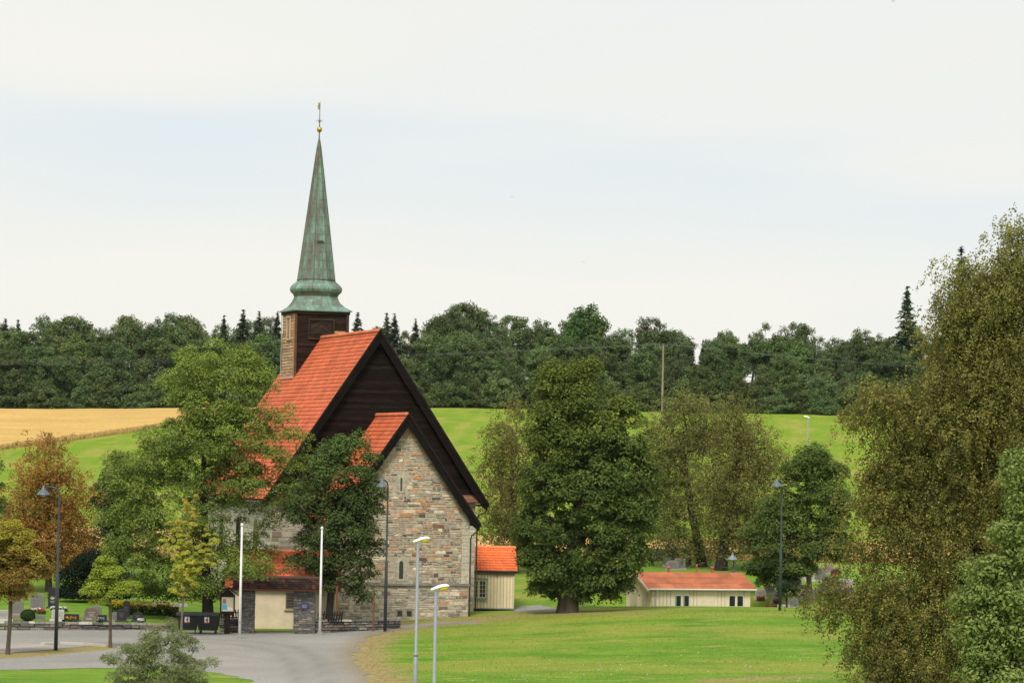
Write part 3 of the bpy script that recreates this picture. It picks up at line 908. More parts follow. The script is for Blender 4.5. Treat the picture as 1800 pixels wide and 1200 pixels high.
def ring(z, r, t):
    pts = []
    for k in range(16):
        th = 2 * math.pi * k / 16
        sq = r / max(abs(math.cos(th)), abs(math.sin(th)))
        a = ((math.degrees(th) + 22.5) % 45) - 22.5
        oc = r / math.cos(math.radians(a))
        rr = sq * (1 - t) + oc * t
        pts.append((rr * math.cos(th), TY + rr * math.sin(th), z))
    return pts


def loft(mb, rings, cf):
    for a, (p, q) in enumerate(zip(rings[:-1], rings[1:])):
        for k in range(16):
            k2 = (k + 1) % 16
            mb.poly([p[k], p[k2], q[k2], q[k]], cf(a, k))


mb = MB()
low = [(19.26, 1.9, 0), (19.27, 2.03, 0), (19.34, 2.03, 0), (19.45, 1.88, .08), (19.65, 1.70, .25), (19.9, 1.55, .5), (20.15, 1.43, .8), (20.36, 1.36, 1)]
loft(mb, [ring(*r) for r in low], lambda a, k: (.68 if a < 4 else random.uniform(.3, .7),) * 3)
nk = [(20.36, 1.41, 1), (20.42, 1.44, 1), (20.47, 1.41, 1)]
loft(mb, [ring(*r) for r in nk], lambda a, k: (.12,) * 3)
bl = [(20.47, 1.38, 1), (20.55, 1.50, 1), (20.66, 1.59, 1), (20.8, 1.63, 1), (20.95, 1.59, 1), (21.08, 1.48, 1), (21.2, 1.34, 1), (21.32, 1.22, 1), (21.42, 1.17, 1)]
loft(mb, [ring(*r) for r in bl], lambda a, k: (random.uniform(.5, .8),) * 3)
loft(mb, [ring(*r) for r in [(21.42, 1.2, 1), (21.46, 1.23, 1), (21.52, 1.2, 1), (21.53, 1.12, 1)]], lambda a, k: (.15,) * 3)
sp = [(21.53 + (31.0 - 21.53) * i / 16, 1.12 * (1 - i / 16) ** .97 + .05, 1) for i in range(17)]
side = {k: random.uniform(.25, .75) for k in range(16)}
for k in range(16):
    a = k * 22.5            # weathering differs from face to face
    side[k] = .66 if k in (12, 13, 14, 15, 0, 1) else .36
    if k in (9, 10, 11): side[k] = .42
loft(mb, [ring(*r) for r in sp], lambda a, k: (min(1, max(0, side[k] + random.uniform(-.10, .10))),) * 3)
spire = mb.build('spire', M['copper'], church)
mb = MB()                                          # standing seams along the eight edges, and horizontal welts
for k in range(8):
    th = R(22.5 + 45 * k); cs, sn = math.cos(th), math.sin(th)
    mb.tube([(cs * r / math.cos(R(22.5)), TY + sn * r / math.cos(R(22.5)), z) for z, r, t in sp], [.035] * 16 + [.01], 5, (.18,) * 3)
    mb.tube([(cs * r / math.cos(R(22.5)), TY + sn * r / math.cos(R(22.5)), z) for z, r, t in bl], .03, 5, (.3,) * 3)
for i in range(1, 15):
    z, r, t = sp[i]
    p = ring(z, r + .006, 1); q = ring(z + .035, r + .004 - .035 * .11, 1); loft(mb, [p, q], lambda a, k: (.2,) * 3)
mb.build('seam', M['copper'], spire)
mb = MB(); mb.box(-.22, .22, TY - 1.02, TY - .7, 24.0, 24.1, (.15,) * 3); mb.box(-.2, .2, TY - .90, TY - .6, 23.2, 24.0, (.6,) * 3); mb.build('roof_hatch', M['copper'], spire)
mb = MB()
mb.lathe([(.0, 31.44), (.08, 31.46), (.15, 31.52), (.185, 31.62), (.18, 31.7), (.14, 31.78), (.07, 31.83), (.0, 31.84)], 14, (0, TY, 0), (.60, .33, .06)); mb.build('ball', M['gilt'], spire, True)
mb = MB(); mb.tube([(0, TY, 30.9), (0, TY, 33.5)], [.05, .018], 6, (.16, .13, .10))
for a in (0, math.pi / 2, math.pi, 1.5 * math.pi):
    c, s = math.cos(a), math.sin(a)
    mb.tube([(0, TY, 32.1), (c * .15, TY + s * .15, 32.3), (c * .24, TY + s * .24, 32.22), (c * .2, TY + s * .2, 32.12)], [.018, .018, .014, .008], 5, (.16, .13, .10))
va = MB(); va.prism([(.03, TY - .01, 33.0), (.03, TY - .01, 33.42), (-.16, TY - .01, 33.46), (-.10, TY - .01, 33.34), (-.18, TY - .01, 33.2), (-.10, TY - .01, 33.1), (-.16, TY - .01, 33.0)], (0, .02, 0), (.40, .30, .12))
va.lathe([(0, 33.46), (.04, 33.5), (0, 33.55)], 8, (0, TY, 0), (.5, .35, .1))
rod = mb.build('vane_rod', M['metal'], spire); va.build('weather_vane', M['gilt'], rod)
mb = MB(); mb.tube([(-TH - .1, TY + TH - .02, 14.8), (-TH - .1, TY + TH - .02, 19.2)], .03, 5, (.35, .35, .34)); mb.build('lightning_rod_cable', M['metal'], tower)


# ------------------------------------------------------------------ cream house beside the church
def casement(parent, x0, x1, z0, z1, y, cols, rows, frame_c, sash_c, proud=.04, name='window'):
    """a window in a wall facing local -y; outer frame, sashes with glazing bars, panes"""
    mb = MB(); f = .1
    mb.box(x0 - f, x0, y - proud, y, z0 - f, z1 + f, frame_c); mb.box(x1, x1 + f, y - proud, y, z0 - f, z1 + f, frame_c)
    mb.box(x0, x1, y - proud, y, z1, z1 + f, frame_c); mb.box(x0, x1, y - proud, y, z0 - f, z0, frame_c)
    wn = mb.build(name, M['paint'], parent)
    s = MB(); xm = (x0 + x1) / 2; b = .05
    for a, c in ((x0, xm - .02), (xm + .02, x1)):
        s.box(a, a + b, y - proud + .005, y - .004, z0, z1, sash_c); s.box(c - b, c, y - proud + .005, y - .004, z0, z1, sash_c)
        s.box(a + b, c - b, y - proud + .005, y - .004, z1 - b, z1, sash_c); s.box(a + b, c - b, y - proud + .005, y - .004, z0, z0 + b, sash_c)
        for k in range(1, cols): xx = a + b + (c - a - 2 * b) * k / cols; s.box(xx - .012, xx + .012, y - proud + .012, y - .008, z0 + b, z1 - b, sash_c)
        for k in range(1, rows): zz = z0 + b + (z1 - z0 - 2 * b) * k / rows; s.box(a + b, c - b, y - proud + .014, y - .010, zz - .012, zz + .012, sash_c)
    s.box(xm - .02, xm + .02, y - proud - .004, y - .004, z0, z1, sash_c)
    s.build('sash', M['paint'], wn)
    g = MB(); g.box(x0 + .01, x1 - .01, y - .012, y - .001, z0 + .01, z1 - .01, (.025, .02, .018)); g.build('pane', M['glass'], wn)
    return wn


hz = -.25
house = empty('cream_house', (0.42, 214.6, hz), R(4), 'small cream boarded house with bright orange pantile roof beside the stone church', 'house')
mb = MB(); hw = 3.6
CREAM = (.78, .65, .43)
mb.box(-hw, 0, .03, 4.2, .22, 2.62, tuple(c * .45 for c in CREAM))
k = -hw
while k < -.02:
    wd = .21; c = vary(CREAM, .05); mb.box(k + .012, min(k + wd - .018, 0), -.0, .03, .22, 2.35, c); k += wd
mb.prism([(0, .03, 2.62), (0, 4.2, 2.62), (0, 2.1, 3.95)], (-hw, 0, 0), CREAM)
mb.build('wall', M['paint'], house)
mb = MB(); mb.box(-hw, .01, .12, 4.1, -.4, .16, (.03, .028, .026)); mb.build('plinth', M['stone'], house)
mb = MB(); mb.box(-hw, .05, -.05, .12, .15, .22, (.28, .31, .31)); mb.build('sill_board', M['paint'], house)
mb = MB(); mb.box(-hw, .06, -.06, .02, 2.36, 2.58, (.24, .24, .20)); mb.box(-.1, .03, -.035, .0, .22, 2.355, (.60, .53, .38)); mb.build('trim', M['paint'], house)
mb = MB(); mb.tube([(-hw, -.25, 2.62), (.2, -.25, 2.62)], .06, 8, (.035, .03, .03)); mb.build('gutter', M['metal'], house)
mb = MB(); sl = (4.02 - 2.62) / 2.35; ln = math.hypot(1, sl)
ORG = ((.72, .17, .055), (.70, .16, .05), (.74, .19, .065))
tile_roof(mb, (-hw, 2.1, 4.05), (1, 0, 0), (0, -1 / ln, -sl / ln), (0, -sl / ln, 1 / ln), hw + .22, 2.4 * ln, row=.33, tw=.21, pal=ORG, amp=.028, seg=6, var=.05)
tile_roof(mb, (-hw, 2.1, 4.05), (1, 0, 0), (0, 1 / ln, -sl / ln), (0, sl / ln, 1 / ln), hw + .22, 2.4 * ln, row=.33, tw=.21, pal=ORG, amp=.028, seg=6, var=.05)
rf = mb.build('roof', M['tile'], house)
mb = MB()
for i in range(11): mb.tube([(-hw + i * .347, 2.1, 4.06), (-hw + (i + 1) * .347 + .03, 2.1, 4.07)], [.12, .135], 8, vary((.74, .24, .10), .06))
mb.build('ridge_tiles', M['tile'], rf)
casement(house, -2.76, -1.80, .86, 2.0, -.02, 2, 4, (.26, .30, .28), (.66, .62, .47), .07)
mb = MB(); mb.box(-2.9, -1.68, -.14, -.02, 2.085, 2.13, (.30, .33, .31)); mb.build('lintel', M['paint'], house); mb = MB(); mb.box(-2.88, -1.70, -.14, -.02, .71, .755, (.30, .33, .31)); mb.build('sill', M['paint'], house)
mb = MB(); mb.box(-1.12, -1.05, -.07, .0, 2.24, 2.33, (.3, .06, .04)); mb.build('wall_lamp', M['metal'], house)

# ------------------------------------------------------------------ long low cabin
c0 = at(1146, 1060, 212)
FZ = -.75
cabin = empty('long_cabin', (c0.x, 212, FZ), R(20), 'long low cream cabin with faded red roof half hidden behind the lawn crest', 'cabin')
CR2 = (.74, .65, .47)
CL, CD, CE, CRg = 6.9, 4.4, 2.32, 3.22
mb = MB(); mb.box(0, CL, .03, CD, 0, CE, CR2)
mb.prism([(0, .03, CE), (0, CD, CE), (0, CD / 2, CRg - .08)], (CL, 0, 0), CR2)
for x0, x1 in ((0, 1.52), (2.62, 5.32), (6.42, 6.88)):
    n = max(1, int((x1 - x0) / .24))
    for k in range(n):
        xx = x0 + (x1 - x0) * k / n
        if 3.35 < xx < 4.35: continue
        mb.box(xx, xx + .05, .0, .03, .02, CE - .08, vary(tuple(c * .72 for c in CR2), .1))
mb.box(3.38, 4.40, .005, .03, .02, CE - .1, (.70, .60, .43))
for k in range(16):
    yy = .15 + k * .29
    if yy < CD: mb.box(-.03, 0, yy, yy + .045, .02, CE - .02 + min(yy, CD - yy) * .4, vary(CR2, .06))
mb.build('wall', M['paint'], cabin)
mb = MB(); s = (CRg - CE) / (CD / 2); ln = math.hypot(1, s)
for sg in (-1, 1):
    V = Vector((0, sg / ln, -s / ln)); Nn = Vector((0, sg * s / ln, 1 / ln)); O = Vector((-.35, CD / 2, CRg + .02)); S = (CD / 2 + .2) * ln
    for r in range(3):
        for k in range(8):
            a, b = k * (CL + .7) / 8, (k + 1) * (CL + .7) / 8; v0, v1 = S * r / 3, S * (r + 1) / 3
            q = [O + Vector((a, 0, 0)) + V * v0 + Nn * .0, O + Vector((b, 0, 0)) + V * v0, O + Vector((b, 0, 0)) + V * v1 + Nn * .012, O + Vector((a, 0, 0)) + V * v1 + Nn * .012]
            if sg < 0: q = q[::-1]
            mb.poly(q, vary((.40, .128, .06), .16))
    mb.prism([O - Nn * .01, O + Vector((CL + .7, 0, 0)) - Nn * .01, O + Vector((CL + .7, 0, 0)) + V * S - Nn * .01, O + V * S - Nn * .01], -Nn * .07, (.3, .12, .08))
mb.build('roof', M['felt'], cabin)
mb = MB(); mb.box(-.36, CL + .36, -.24, -.18, CE - .16, CE - .05, (.70, .66, .56)); mb.build('fascia', M['paint'], cabin)
mb = MB()
for xx in (-.37,):
    for sg in (-1, 1):
        p = [(xx, CD / 2, CRg + .06), (xx, CD / 2 + sg * (CD / 2 + .24), CE - .08), (xx, CD / 2 + sg * (CD / 2 + .24), CE - .22), (xx, CD / 2, CRg - .1)]
        mb.prism(p if sg < 0 else p[::-1], (-.03, 0, 0), (.66, .62, .54))
mb.build('bargeboard', M['paint'], cabin)
mb = MB(); mb.tube([(-.3, -.27, CE - .09), (CL + .3, -.27, CE - .11)], .05, 8, (.62, .6, .55)); mb.tube([(.25, -.27, CE - .1), (.25, -.26, CE - .25), (.18, -.05, CE - .5), (.18, -.04, 0)], .035, 6, (.45, .43, .38)); mb.build('gutter', M['metal'], cabin)
for x0 in (1.56, 5.36):
    for k in range(2):
        xa = x0 + k * .56
        f = MB(); W = (.70, .68, .62)
        f.box(xa, xa + .05, -.01, .02, .62, 1.86, W); f.box(xa + .45, xa + .5, -.01, .02, .62, 1.86, W); f.box(xa + .05, xa + .45, -.01, .02, 1.81, 1.86, W); f.box(xa + .05, xa + .45, -.01, .02, .62, .67, W); f.box(xa + .05, xa + .45, -.008, .018, 1.10, 1.15, W)
        wn = f.build('window', M['paint'], cabin)
        g = MB(); g.box(xa + .02, xa + .48,   .0, .029, .64, 1.84, (.015, .016, .018)); g.build('pane', M['glass'], wn)
        if x0 < 2:
            g = MB(); g.box(xa + .05, xa + .15, -.004, .0, 1.15, 1.80, (.22, .24, .22)); g.build('curtain', M['paper'], wn)
for y0_, y1_, c_ in ((.75, 1.55, (.52, .46, .34)), (2.6, 3.6, (.58, .52, .39))):
    mb = MB(); mb.box(-.05, -.03, y0_, y1_, .05, 1.95, c_); dr_ = mb.build('door', M['paint'], cabin)
    mb = MB(); mb.box(-.09, -.051, y0_ + .08, y0_ + .18, 1.0, 1.04, (.1, .1, .1)); mb.build('handle', M['metal'], dr_)
for xx, hh, r in ((2.05, .40, .09), (4.05, .55, .05), (5.15, .42, .09)):
    v = MB(); zt = CRg + hh
    v.lathe([(r, CRg - .1), (r, zt - .14), (r * 1.5, zt - .13), (r * 1.6, zt - .06), (r * .6, zt), (0, zt + .01)], 10, (xx, CD / 2 + .05, 0), (.36, .10, .07)); v.build('roof_vent', M['metal'], cabin)
# ------------------------------------------------------------------ lychgate, service house, walls, fence
gA = foot(433, 188.5, 1105); gB = foot(534, 188.5, 1105)
gate = empty('lychgate', ((gA.x + gB.x) / 2, 188.5, gA.z), R(1.5), 'churchyard gateway of two slate stone pillars under a dark brown tiled roof', 'gateway')
hx = (gB.x - gA.x) / 2
for s, hw_ in ((-1, .44), (1, .62)):
    mb = MB(); cx = s * hx; zt = 2.45
    mb.box(cx - hw_ + .03, cx + hw_ - .03, .03, 1.0, -.3, zt, (.10, .095, .09))
    stones(mb, cx - hw_, cx + hw_, -.1, zt, lambda u, z, d: (u, .03 - d, z), PAL_SLATE, .05, .13, (2, 6), relief=.03, gap=.008)
    stones(mb, 0.03, 1.0, -.1, zt, lambda u, z, d, cx=cx, h=hw_: (cx + h - .03 + d, u, z), PAL_SLATE, .05, .13, (2, 6), relief=.03, gap=.008)
    stones(mb, 0.03, 1.0, -.1, zt, lambda u, z, d, cx=cx, h=hw_: (cx - h + .03 - d, u, z), PAL_SLATE, .05, .13, (2, 6), relief=.03, gap=.008)
    mb.build('pillar', M['slate'], gate)
mb = MB(); mb.box(-2.25, 2.25, .12, .3, 2.451, 2.62, (.045, .03, .022)); mb.box(-2.25, 2.25, .72, .9, 2.451, 2.62, (.045, .03, .022)); mb.build('beam', M['board'], gate)
mb = MB(); s = .58; ln = math.hypot(1, s)
BR = ((.035, .02, .016), (.055, .027, .02), (.026, .018, .016), (.085, .037, .026))
for sg in (-1, 1): tile_roof(mb, (-2.45, .5, 3.18), (1, 0, 0), (0, sg / ln, -s / ln), (0, sg * s / ln, 1 / ln), 4.9, 1.0 * ln, row=.26, tw=.2, pal=BR, amp=.022, seg=5, var=.2)
mb.prism([(-2.3, -.3, 2.7), (-2.3, 1.3, 2.7), (-2.3, .5, 3.12)], (4.6, 0, 0), (.03, .02, .016))
gr = mb.build('roof', M['tile'], gate)
mb = MB(); mb.tube([(-2.45, .5, 3.18), (2.45, .5, 3.18)], .11, 8, (.08, .045, .035)); mb.build('ridge_tiles', M['tile'], gr)
pl = MB()
for k in range(16):
    a, b = 2 * math.pi * k / 16, 2 * math.pi * (k + 1) / 16
    pl.poly([(hx + .0, -.075, 1.62), (hx + .25 * math.cos(b), -.075, 1.62 + .19 * math.sin(b)), (hx + .25 * math.cos(a), -.075, 1.62 + .19 * math.sin(a))][::-1], (.045, .05, .12))
    pl.poly([(hx + .25 * math.cos(a), -.075, 1.62 + .19 * math.sin(a)), (hx + .25 * math.cos(b), -.075, 1.62 + .19 * math.sin(b)), (hx + .25 * math.cos(b), -.02, 1.62 + .19 * math.sin(b)), (hx + .25 * math.cos(a), -.02, 1.62 + .19 * math.sin(a))], (.05, .05, .1))
for z in (1.66, 1.60, 1.54): pl.box(hx - .13, hx + .13, -.079, -.0755, z, z + .02, (.30, .32, .40))
tag(pl.build('plaque', M['metal'], gate), 'small dark blue oval plaque')

sA = foot(403, 193.6, 1100); sB = foot(588, 193.6, 1100)
sw = sB.x - sA.x
svc = empty('plastered_house', (sA.x, 193.6, -.6), R(2.5), 'low beige plastered house with red tiled roof behind the churchyard gateway', 'house')
mb = MB(); mb.box(0, sw, 0, 4.2, -.4, 2.55, (.60, .50, .36)); mb.prism([(0, 0, 2.55), (0, 4.2, 2.55), (0, 2.1, 4.3)], (sw, 0, 0), (.60, .50, .36)); mb.build('wall', M['plaster'], svc)
mb = MB(); s = .86; ln = math.hypot(1, s)
for sg in (-1, 1): tile_roof(mb, (-.3, 2.1, 4.5), (1, 0, 0), (0, sg / ln, -s / ln), (0, sg * s / ln, 1 / ln), sw + .6, 2.45 * ln, row=.33, tw=.22, pal=((.62, .13, .06), (.56, .12, .055), (.50, .13, .07)), amp=.026, seg=5, var=.1)
rf = mb.build('roof', M['tile'], svc)
mb = MB(); mb.tube([(-.3, 2.1, 4.5), (sw + .3, 2.1, 4.5)], .12, 8, (.6, .2, .1)); mb.build('ridge_tiles', M['tile'], rf)
mb = MB(); wx = at(511, 1055, 193.6).x - sA.x
mb.box(wx - .30, wx + .30, -.05, 0, 1.25, 2.15, (.16, .12, .085)); wn = mb.build('window', M['wood'], svc)
mb = MB()
for k in range(5): mb.box(wx - .24, wx + .24, -.065, -.051, 1.31 + k * .16, 1.42 + k * .16, (.055, .05, .045))
mb.build('shutter', M['board'], wn)
mb = MB(); mb.box(wx - .38, wx + .38, -.12, -.0, 1.12, 1.20, (.36, .32, .25)); mb.build('sill', M['stone'], wn)


def drystone(name, p, q, hgt_, th, label, cap=.0, pal=PAL_DRY, hz=(.10, .24), wk=(1.4, 4.5)):
    p = Vector(p); q = Vector(q); d = (q - p); ln = d.xy.length; ang = math.atan2(d.y, d.x)
    root = empty(name, (p.x, p.y, min(p.z, q.z)), ang, label, 'stone wall')
    dz = 0
    mb = MB()
    mb.box(0, ln, .06, th - .06, -.3, hgt_ - .06, (.055, .052, .05))
    for f, yy in ((1, .06), (-1, th - .06)):
        stones(mb, 0, ln, -.15, hgt_ - .02, (lambda u, z, dd: (u, .06 - dd, z)) if f > 0 else (lambda u, z, dd: (ln - u, th - .06 + dd, z)), pal, hz[0], hz[1], wk, relief=.11, gap=.014)
    mb.build('stonework', M['slate'], root)
    u = 0; cb = MB()
    while u < ln:
        wd = min(random.uniform(.35, 1.1), ln - u + .01); j = random.uniform(-.03, .03); hh = random.uniform(.07, .13)
        cb.hexa([(u + .01, -.04 + j, hgt_ - .055), (u + wd - .01, -.04 + j, hgt_ - .055), (u + wd - .01, th + .02, hgt_ - .055), (u + .01, th + .02, hgt_ - .055),
                 (u + .03, -.01 + j, hgt_ - .06 + hh), (u + wd - .03, -.01 + j, hgt_ - .06 + hh + random.uniform(-.02, .02)), (u + wd - .03, th, hgt_ - .06 + hh), (u + .03, th, hgt_ - .06 + hh)], vary(pick(pal + [((.36, .35, .31), 2)]), .2))
        u += wd
    cb.build('coping', M['slate'], root)
    return root


a = foot(-140, 187.0, 1105); b = foot(306, 188.6, 1105)
drystone('stone_wall', a, b, .42, .55, 'low grey dry-stone wall between the gravel yard and the graves on the left')
a = foot(386, 189.2, 1105); b = foot(419, 189.0, 1105)
drystone('stone_wall', a, b, .75, .5, 'short dark stone wall between the notice board and the gateway')
a = foot(553, 189.2, 1100); b = foot(705, 192.2, 1095)
drystone('stone_wall', a, b, .72, .5, 'low dark stone wall running from the gateway towards the church corner')
a = foot(1040, 224, 1050); b = foot(1112, 221, 1055)
drystone('stone_wall', a, b, .75, .6, 'low rubble stone wall on the grass behind the big maple', pal=[((.25, .22, .17), 4), ((.16, .14, .12), 3), ((.38, .34, .27), 2), ((.2, .2, .1), 1)])
a = foot(1152, 249, 1000); b = foot(1225, 256, 992)
drystone('stone_wall', a, b, .9, .6, 'dark stone wall edging the wheat strip behind the cabin')


def fence(x0, x1, D, base_h, h, n, label, lean):
    p = foot(x0, D, 1095); q = foot(x1, D, 1095); ln = q.x - p.x
    root = empty('picket_fence', (p.x, D + .25, p.z + base_h), math.atan2(q.z - p.z, ln) * 0, label, 'fence')
    mb = MB(); mb.box(0, ln, .0, .04, .12, .18, (.02, .018, .016)); mb.box(0, ln, .0, .04, h - .26, h - .2, (.02, .018, .016)); mb.build('rail', M['board'], root)
    pk = MB(); pk.prism([(-.04, -.03, 0), (.04, -.03, 0), (.04, -.03, h - .08), (0, -.03, h), (-.04, -.03, h - .08)], (0, .028, 0), (.022, .019, .017))
    first = pk.build('picket', M['board'], root)
    for k in range(n):
        o = first if k == 0 else first.copy()
        if k: COL.objects.link(o); o.parent = root
        o.location = (.06 + (ln - .12) * k / (n - 1), 0, random.uniform(-.02, .02)); o.rotation_euler = (0, lean + random.uniform(-.07, .07), 0)


fence(557, 601, 189.4, .66, .62, 10, 'black picket fence on the low wall right of the gateway', .12)
fence(387, 420, 189.4, .68, .66, 9, 'black picket fence on the short wall behind the notice board', -.05)

# ------------------------------------------------------------------ bins, notice board
def bin_(px, D, rz, label):
    p = foot(px, D, 1103)
    r = empty('wheelie_bin', p, rz, label, 'bin', 'large black bins beside the churchyard gateway')
    mb = MB(); c = (.016, .017, .019)
    mb.hexa([(-.50, -.36, .22), (.50, -.36, .22), (.50, .36, .22), (-.50, .36, .22), (-.62, -.48, 1.02), (.62, -.48, 1.02), (.62, .48, 1.02), (-.62, .48, 1.02)], c)
    mb.box(-.66, .66, -.53, .53, 1.02, 1.08, (.022, .023, .026))
    for x in (-.3, 0, .3): mb.hexa([(x - .02, -.375, .24), (x + .02, -.375, .24), (x + .02, -.36, .24), (x - .02, -.36, .24), (x - .02, -.492, 1.0), (x + .02, -.492, 1.0), (x + .02, -.47, 1.0), (x - .02, -.47, 1.0)], c)
    mb.build('body', M['plastic'], r)
    lid = MB(); rows = [(-.53, 1.085), (-.4, 1.17), (-.1, 1.235), (.25, 1.22), (.53, 1.09)]
    for (y0, z0), (y1, z1) in zip(rows[:-1], rows[1:]): lid.poly([(-.64, y0, z0), (.64, y0, z0), (.64, y1, z1), (-.64, y1, z1)], (.026, .027, .030))
    for s in (-1, 1): lid.poly([(s * .64, y, z) for y, z in rows][::s], (.026, .027, .030))
    lid.tube([(-.66, -.55, 1.06), (.66, -.55, 1.06)], .025, 6, (.03, .03, .033))
    lid.build('lid', M['plastic'], r)
    lb = MB(); y = lambda z: -.36 - (z - .22) * .15 - .006
    lb.poly([(-.17, y(.62), .62), (.10, y(.62), .62), (.10, y(.98), .98), (-.17, y(.98), .98)], (.72, .71, .68))
    lb.poly([(-.17, y(.62) - .003, .62), (.10, y(.62) - .003, .62), (.10, y(.68) - .003, .68), (-.17, y(.68) - .003, .68)], (.55, .08, .06))
    for k in range(10):
        a_, b_ = 2 * math.pi * k / 10, 2 * math.pi * (k + 1) / 10
        lb.poly([(-.035, y(.82) - .004, .82), (-.035 + .07 * math.cos(b_), y(.82) - .004, .82 + .08 * math.sin(b_)), (-.035 + .07 * math.cos(a_), y(.82) - .004, .82 + .08 * math.sin(a_))][::-1], (.04, .04, .05))
    lb.build('sticker', M['paper'], r)
    for x in (-.42, .42):
        for yy in (-.3, .3):
            wh = MB(); wh.tube([(x - .03, yy, .1), (x + .03, yy, .1)], .1, 10, (.03, .03, .03)); wh.tube([(x, yy, .1), (x, yy, .23)], .03, 5, (.35, .35, .34)); wh.build('wheel', M['plastic'], r)


bin_(330, 187.3, R(4), 'black wheeled bin with a white sticker, left of its twin behind the yellow maple')
bin_(366, 187.3, R(-2), 'black wheeled bin with a white and red sticker, next to the notice board')

p = foot(399, 187.6, 1105)
nb = empty('notice_board', p, R(3), 'dark roofed notice board with papers on a post beside the bins', 'notice board')
mb = MB(); mb.box(-.16, .16, -.06, .1, -.2, 1.25, (.028, .022, .018)); mb.prism([(-.16, -.06, 1.0), (.16, -.06, 1.0), (.36, -.06, 1.22), (-.36, -.06, 1.22)], (0, .16, 0), (.028, .022, .018)); mb.build('post', M['board'], nb)
mb = MB(); c = (.022, .018, .015)
mb.box(-.36, .36, .0, .12, 1.22, 2.15, c); mb.box(-.42, -.34, -.05, 0, 1.2, 2.2, c); mb.box(.34, .42, -.05, 0, 1.2, 2.2, c); mb.box(-.34, .34, -.05, 0, 2.1, 2.2, c); mb.box(-.34, .34, -.05, 0, 1.2, 1.28, c); mb.build('case', M['board'], nb)
mb = MB(); mb.box(-.34, .34, -.012, -.001, 1.28, 2.1, (.52, .45, .33)); bd = mb.build('board', M['paper'], nb)
for x0, x1, z0, z1, c in ((-.27, -.08, 1.72, 1.98, (.22, .16, .15)), (-.30, -.02, 1.38, 1.68, (.10, .36, .52)), (.02, .15, 1.32, 1.52, (.66, .62, .58)), (.17, .30, 1.32, 1.50, (.68, .64, .58)), (-.28, -.05, 1.30, 1.37, (.6, .58, .52))):
    mb = MB(); mb.box(x0, x1, -.017, -.0125, z0, z1, c); mb.build('notice', M['paper'], bd)
mb = MB()
for s in (-1, 1):
    q = [(0, -.2, 2.62), (s * .62, -.2, 2.16), (s * .62, .3, 2.16), (0, .3, 2.62)]
    mb.prism(q if s < 0 else q[::-1], (0, 0, .05), (.03, .024, .02))
mb.prism([(-.42, -.04, 2.2), (.42, -.04, 2.2), (0, -.04, 2.56)], (0, .1, 0), (.026, .02, .017)); mb.build('roof', M['board'], nb)

# ------------------------------------------------------------------ poles and lamps
def flagpole(px, py_base, py_top, label):
    g = ground_at(px, py_base); top = at(px + .02 * (py_base - py_top), py_top, g.y); h = top.z - g.z
    r = empty('flagpole', g, 0, label, 'flagpole', 'white flagpoles before the churchyard gateway')
    mb = MB(); mb.tube([(0, 0, -.1), (0, 0, h * .5), (0, 0, h - .1)], [.085, .07, .045], 10, (.75, .75, .74)); mb.build('pole', M['metal'], r, True)
    mb = MB(); mb.lathe([(0, h - .14), (.07, h - .12), (.085, h - .05), (.06, h + .02), (0, h + .04)], 10, (0, 0, 0), (.72, .72, .70)); mb.build('finial', M['metal'], r)
    mb = MB(); mb.box(-.13, .13, -.09, .09, -.05, .22, (.25, .25, .25)); mb.build('foot_plate', M['metal'], r); mb = MB(); mb.box(-.05, .05, -.115, -.09, .9, 1.0, (.3, .3, .3)); mb.build('cleat', M['metal'], r)


flagpole(421, 1122, 920, 'left white flagpole on the gravel in front of the gateway')
flagpole(562, 1116, 926, 'right white flagpole on the gravel beside the stone gate pillar')
DK = (.035, .045, .055)


def bell_lamp(px, D, py_base, py_top, rz, label, reach=.75, col=DK):
    g = foot(px, D, py_base); top = at(px + .018 * (py_base - py_top), py_top, D); h = top.z - g.z
    r = empty('street_lamp', g, rz, label, 'street lamp', 'dark bell-shaded lamps round the church')
    mb = MB(); path = [(0, 0, -.1), (0, 0, h * .45), (0, 0, h * .46), (0, 0, h - .45)]; rad = [.10, .09, .062, .05]
    for k in range(1, 8):
        a = math.pi / 2 * k / 7; path.append((-(1 - math.cos(a)) * .42, 0, h - .45 + math.sin(a) * .42)); rad.append(.045)
    path.append((-reach, 0, h - .02)); rad.append(.04)
    mb.tube(path, rad, 10, col); mb.build('pole', M['metal'], r, True)
    mb = MB(); z = h - .03
    mb.lathe([(.03, z + .06), (.06, z + .02), (.10, z - .10), (.14, z - .16), (.27, z - .27), (.36, z - .38), (.37, z - .41), (.33, z - .40), (.2, z - .3), (0, z - .28)], 16, (-reach, 0, 0), tuple(min(1, c * 2.6) for c in col)); sh = mb.build('lamp_shade', M['metal'], r, True)
    mb = MB(); mb.lathe([(0, z - .28), (.12, z - .3), (.14, z - .4), (.08, z - .48), (0, z - .5)], 10, (-reach, 0, 0), (.45, .43, .40)); mb.build('bulb_cover', M['metal'], sh, True)


bell_lamp(98, 169, 1143, 855, R(-8), 'tall dark lamp with arched arm and grey shade between the left young trees', .85)
bell_lamp(677, 189.6, 1097, 842, R(50), 'tall dark bell-shaded lamp in front of the church stone wall', .5)
bell_lamp(1371, 198.5, 1064, 842, R(40), 'tall dark bell-shaded lamp on the lawn right of the low cabin', .42)
bell_lamp(1289, 230, 1030, 972, R(70), 'short pale-poled lamp with grey shade sticking up behind the cabin roof', .35, (.07, .08, .09))


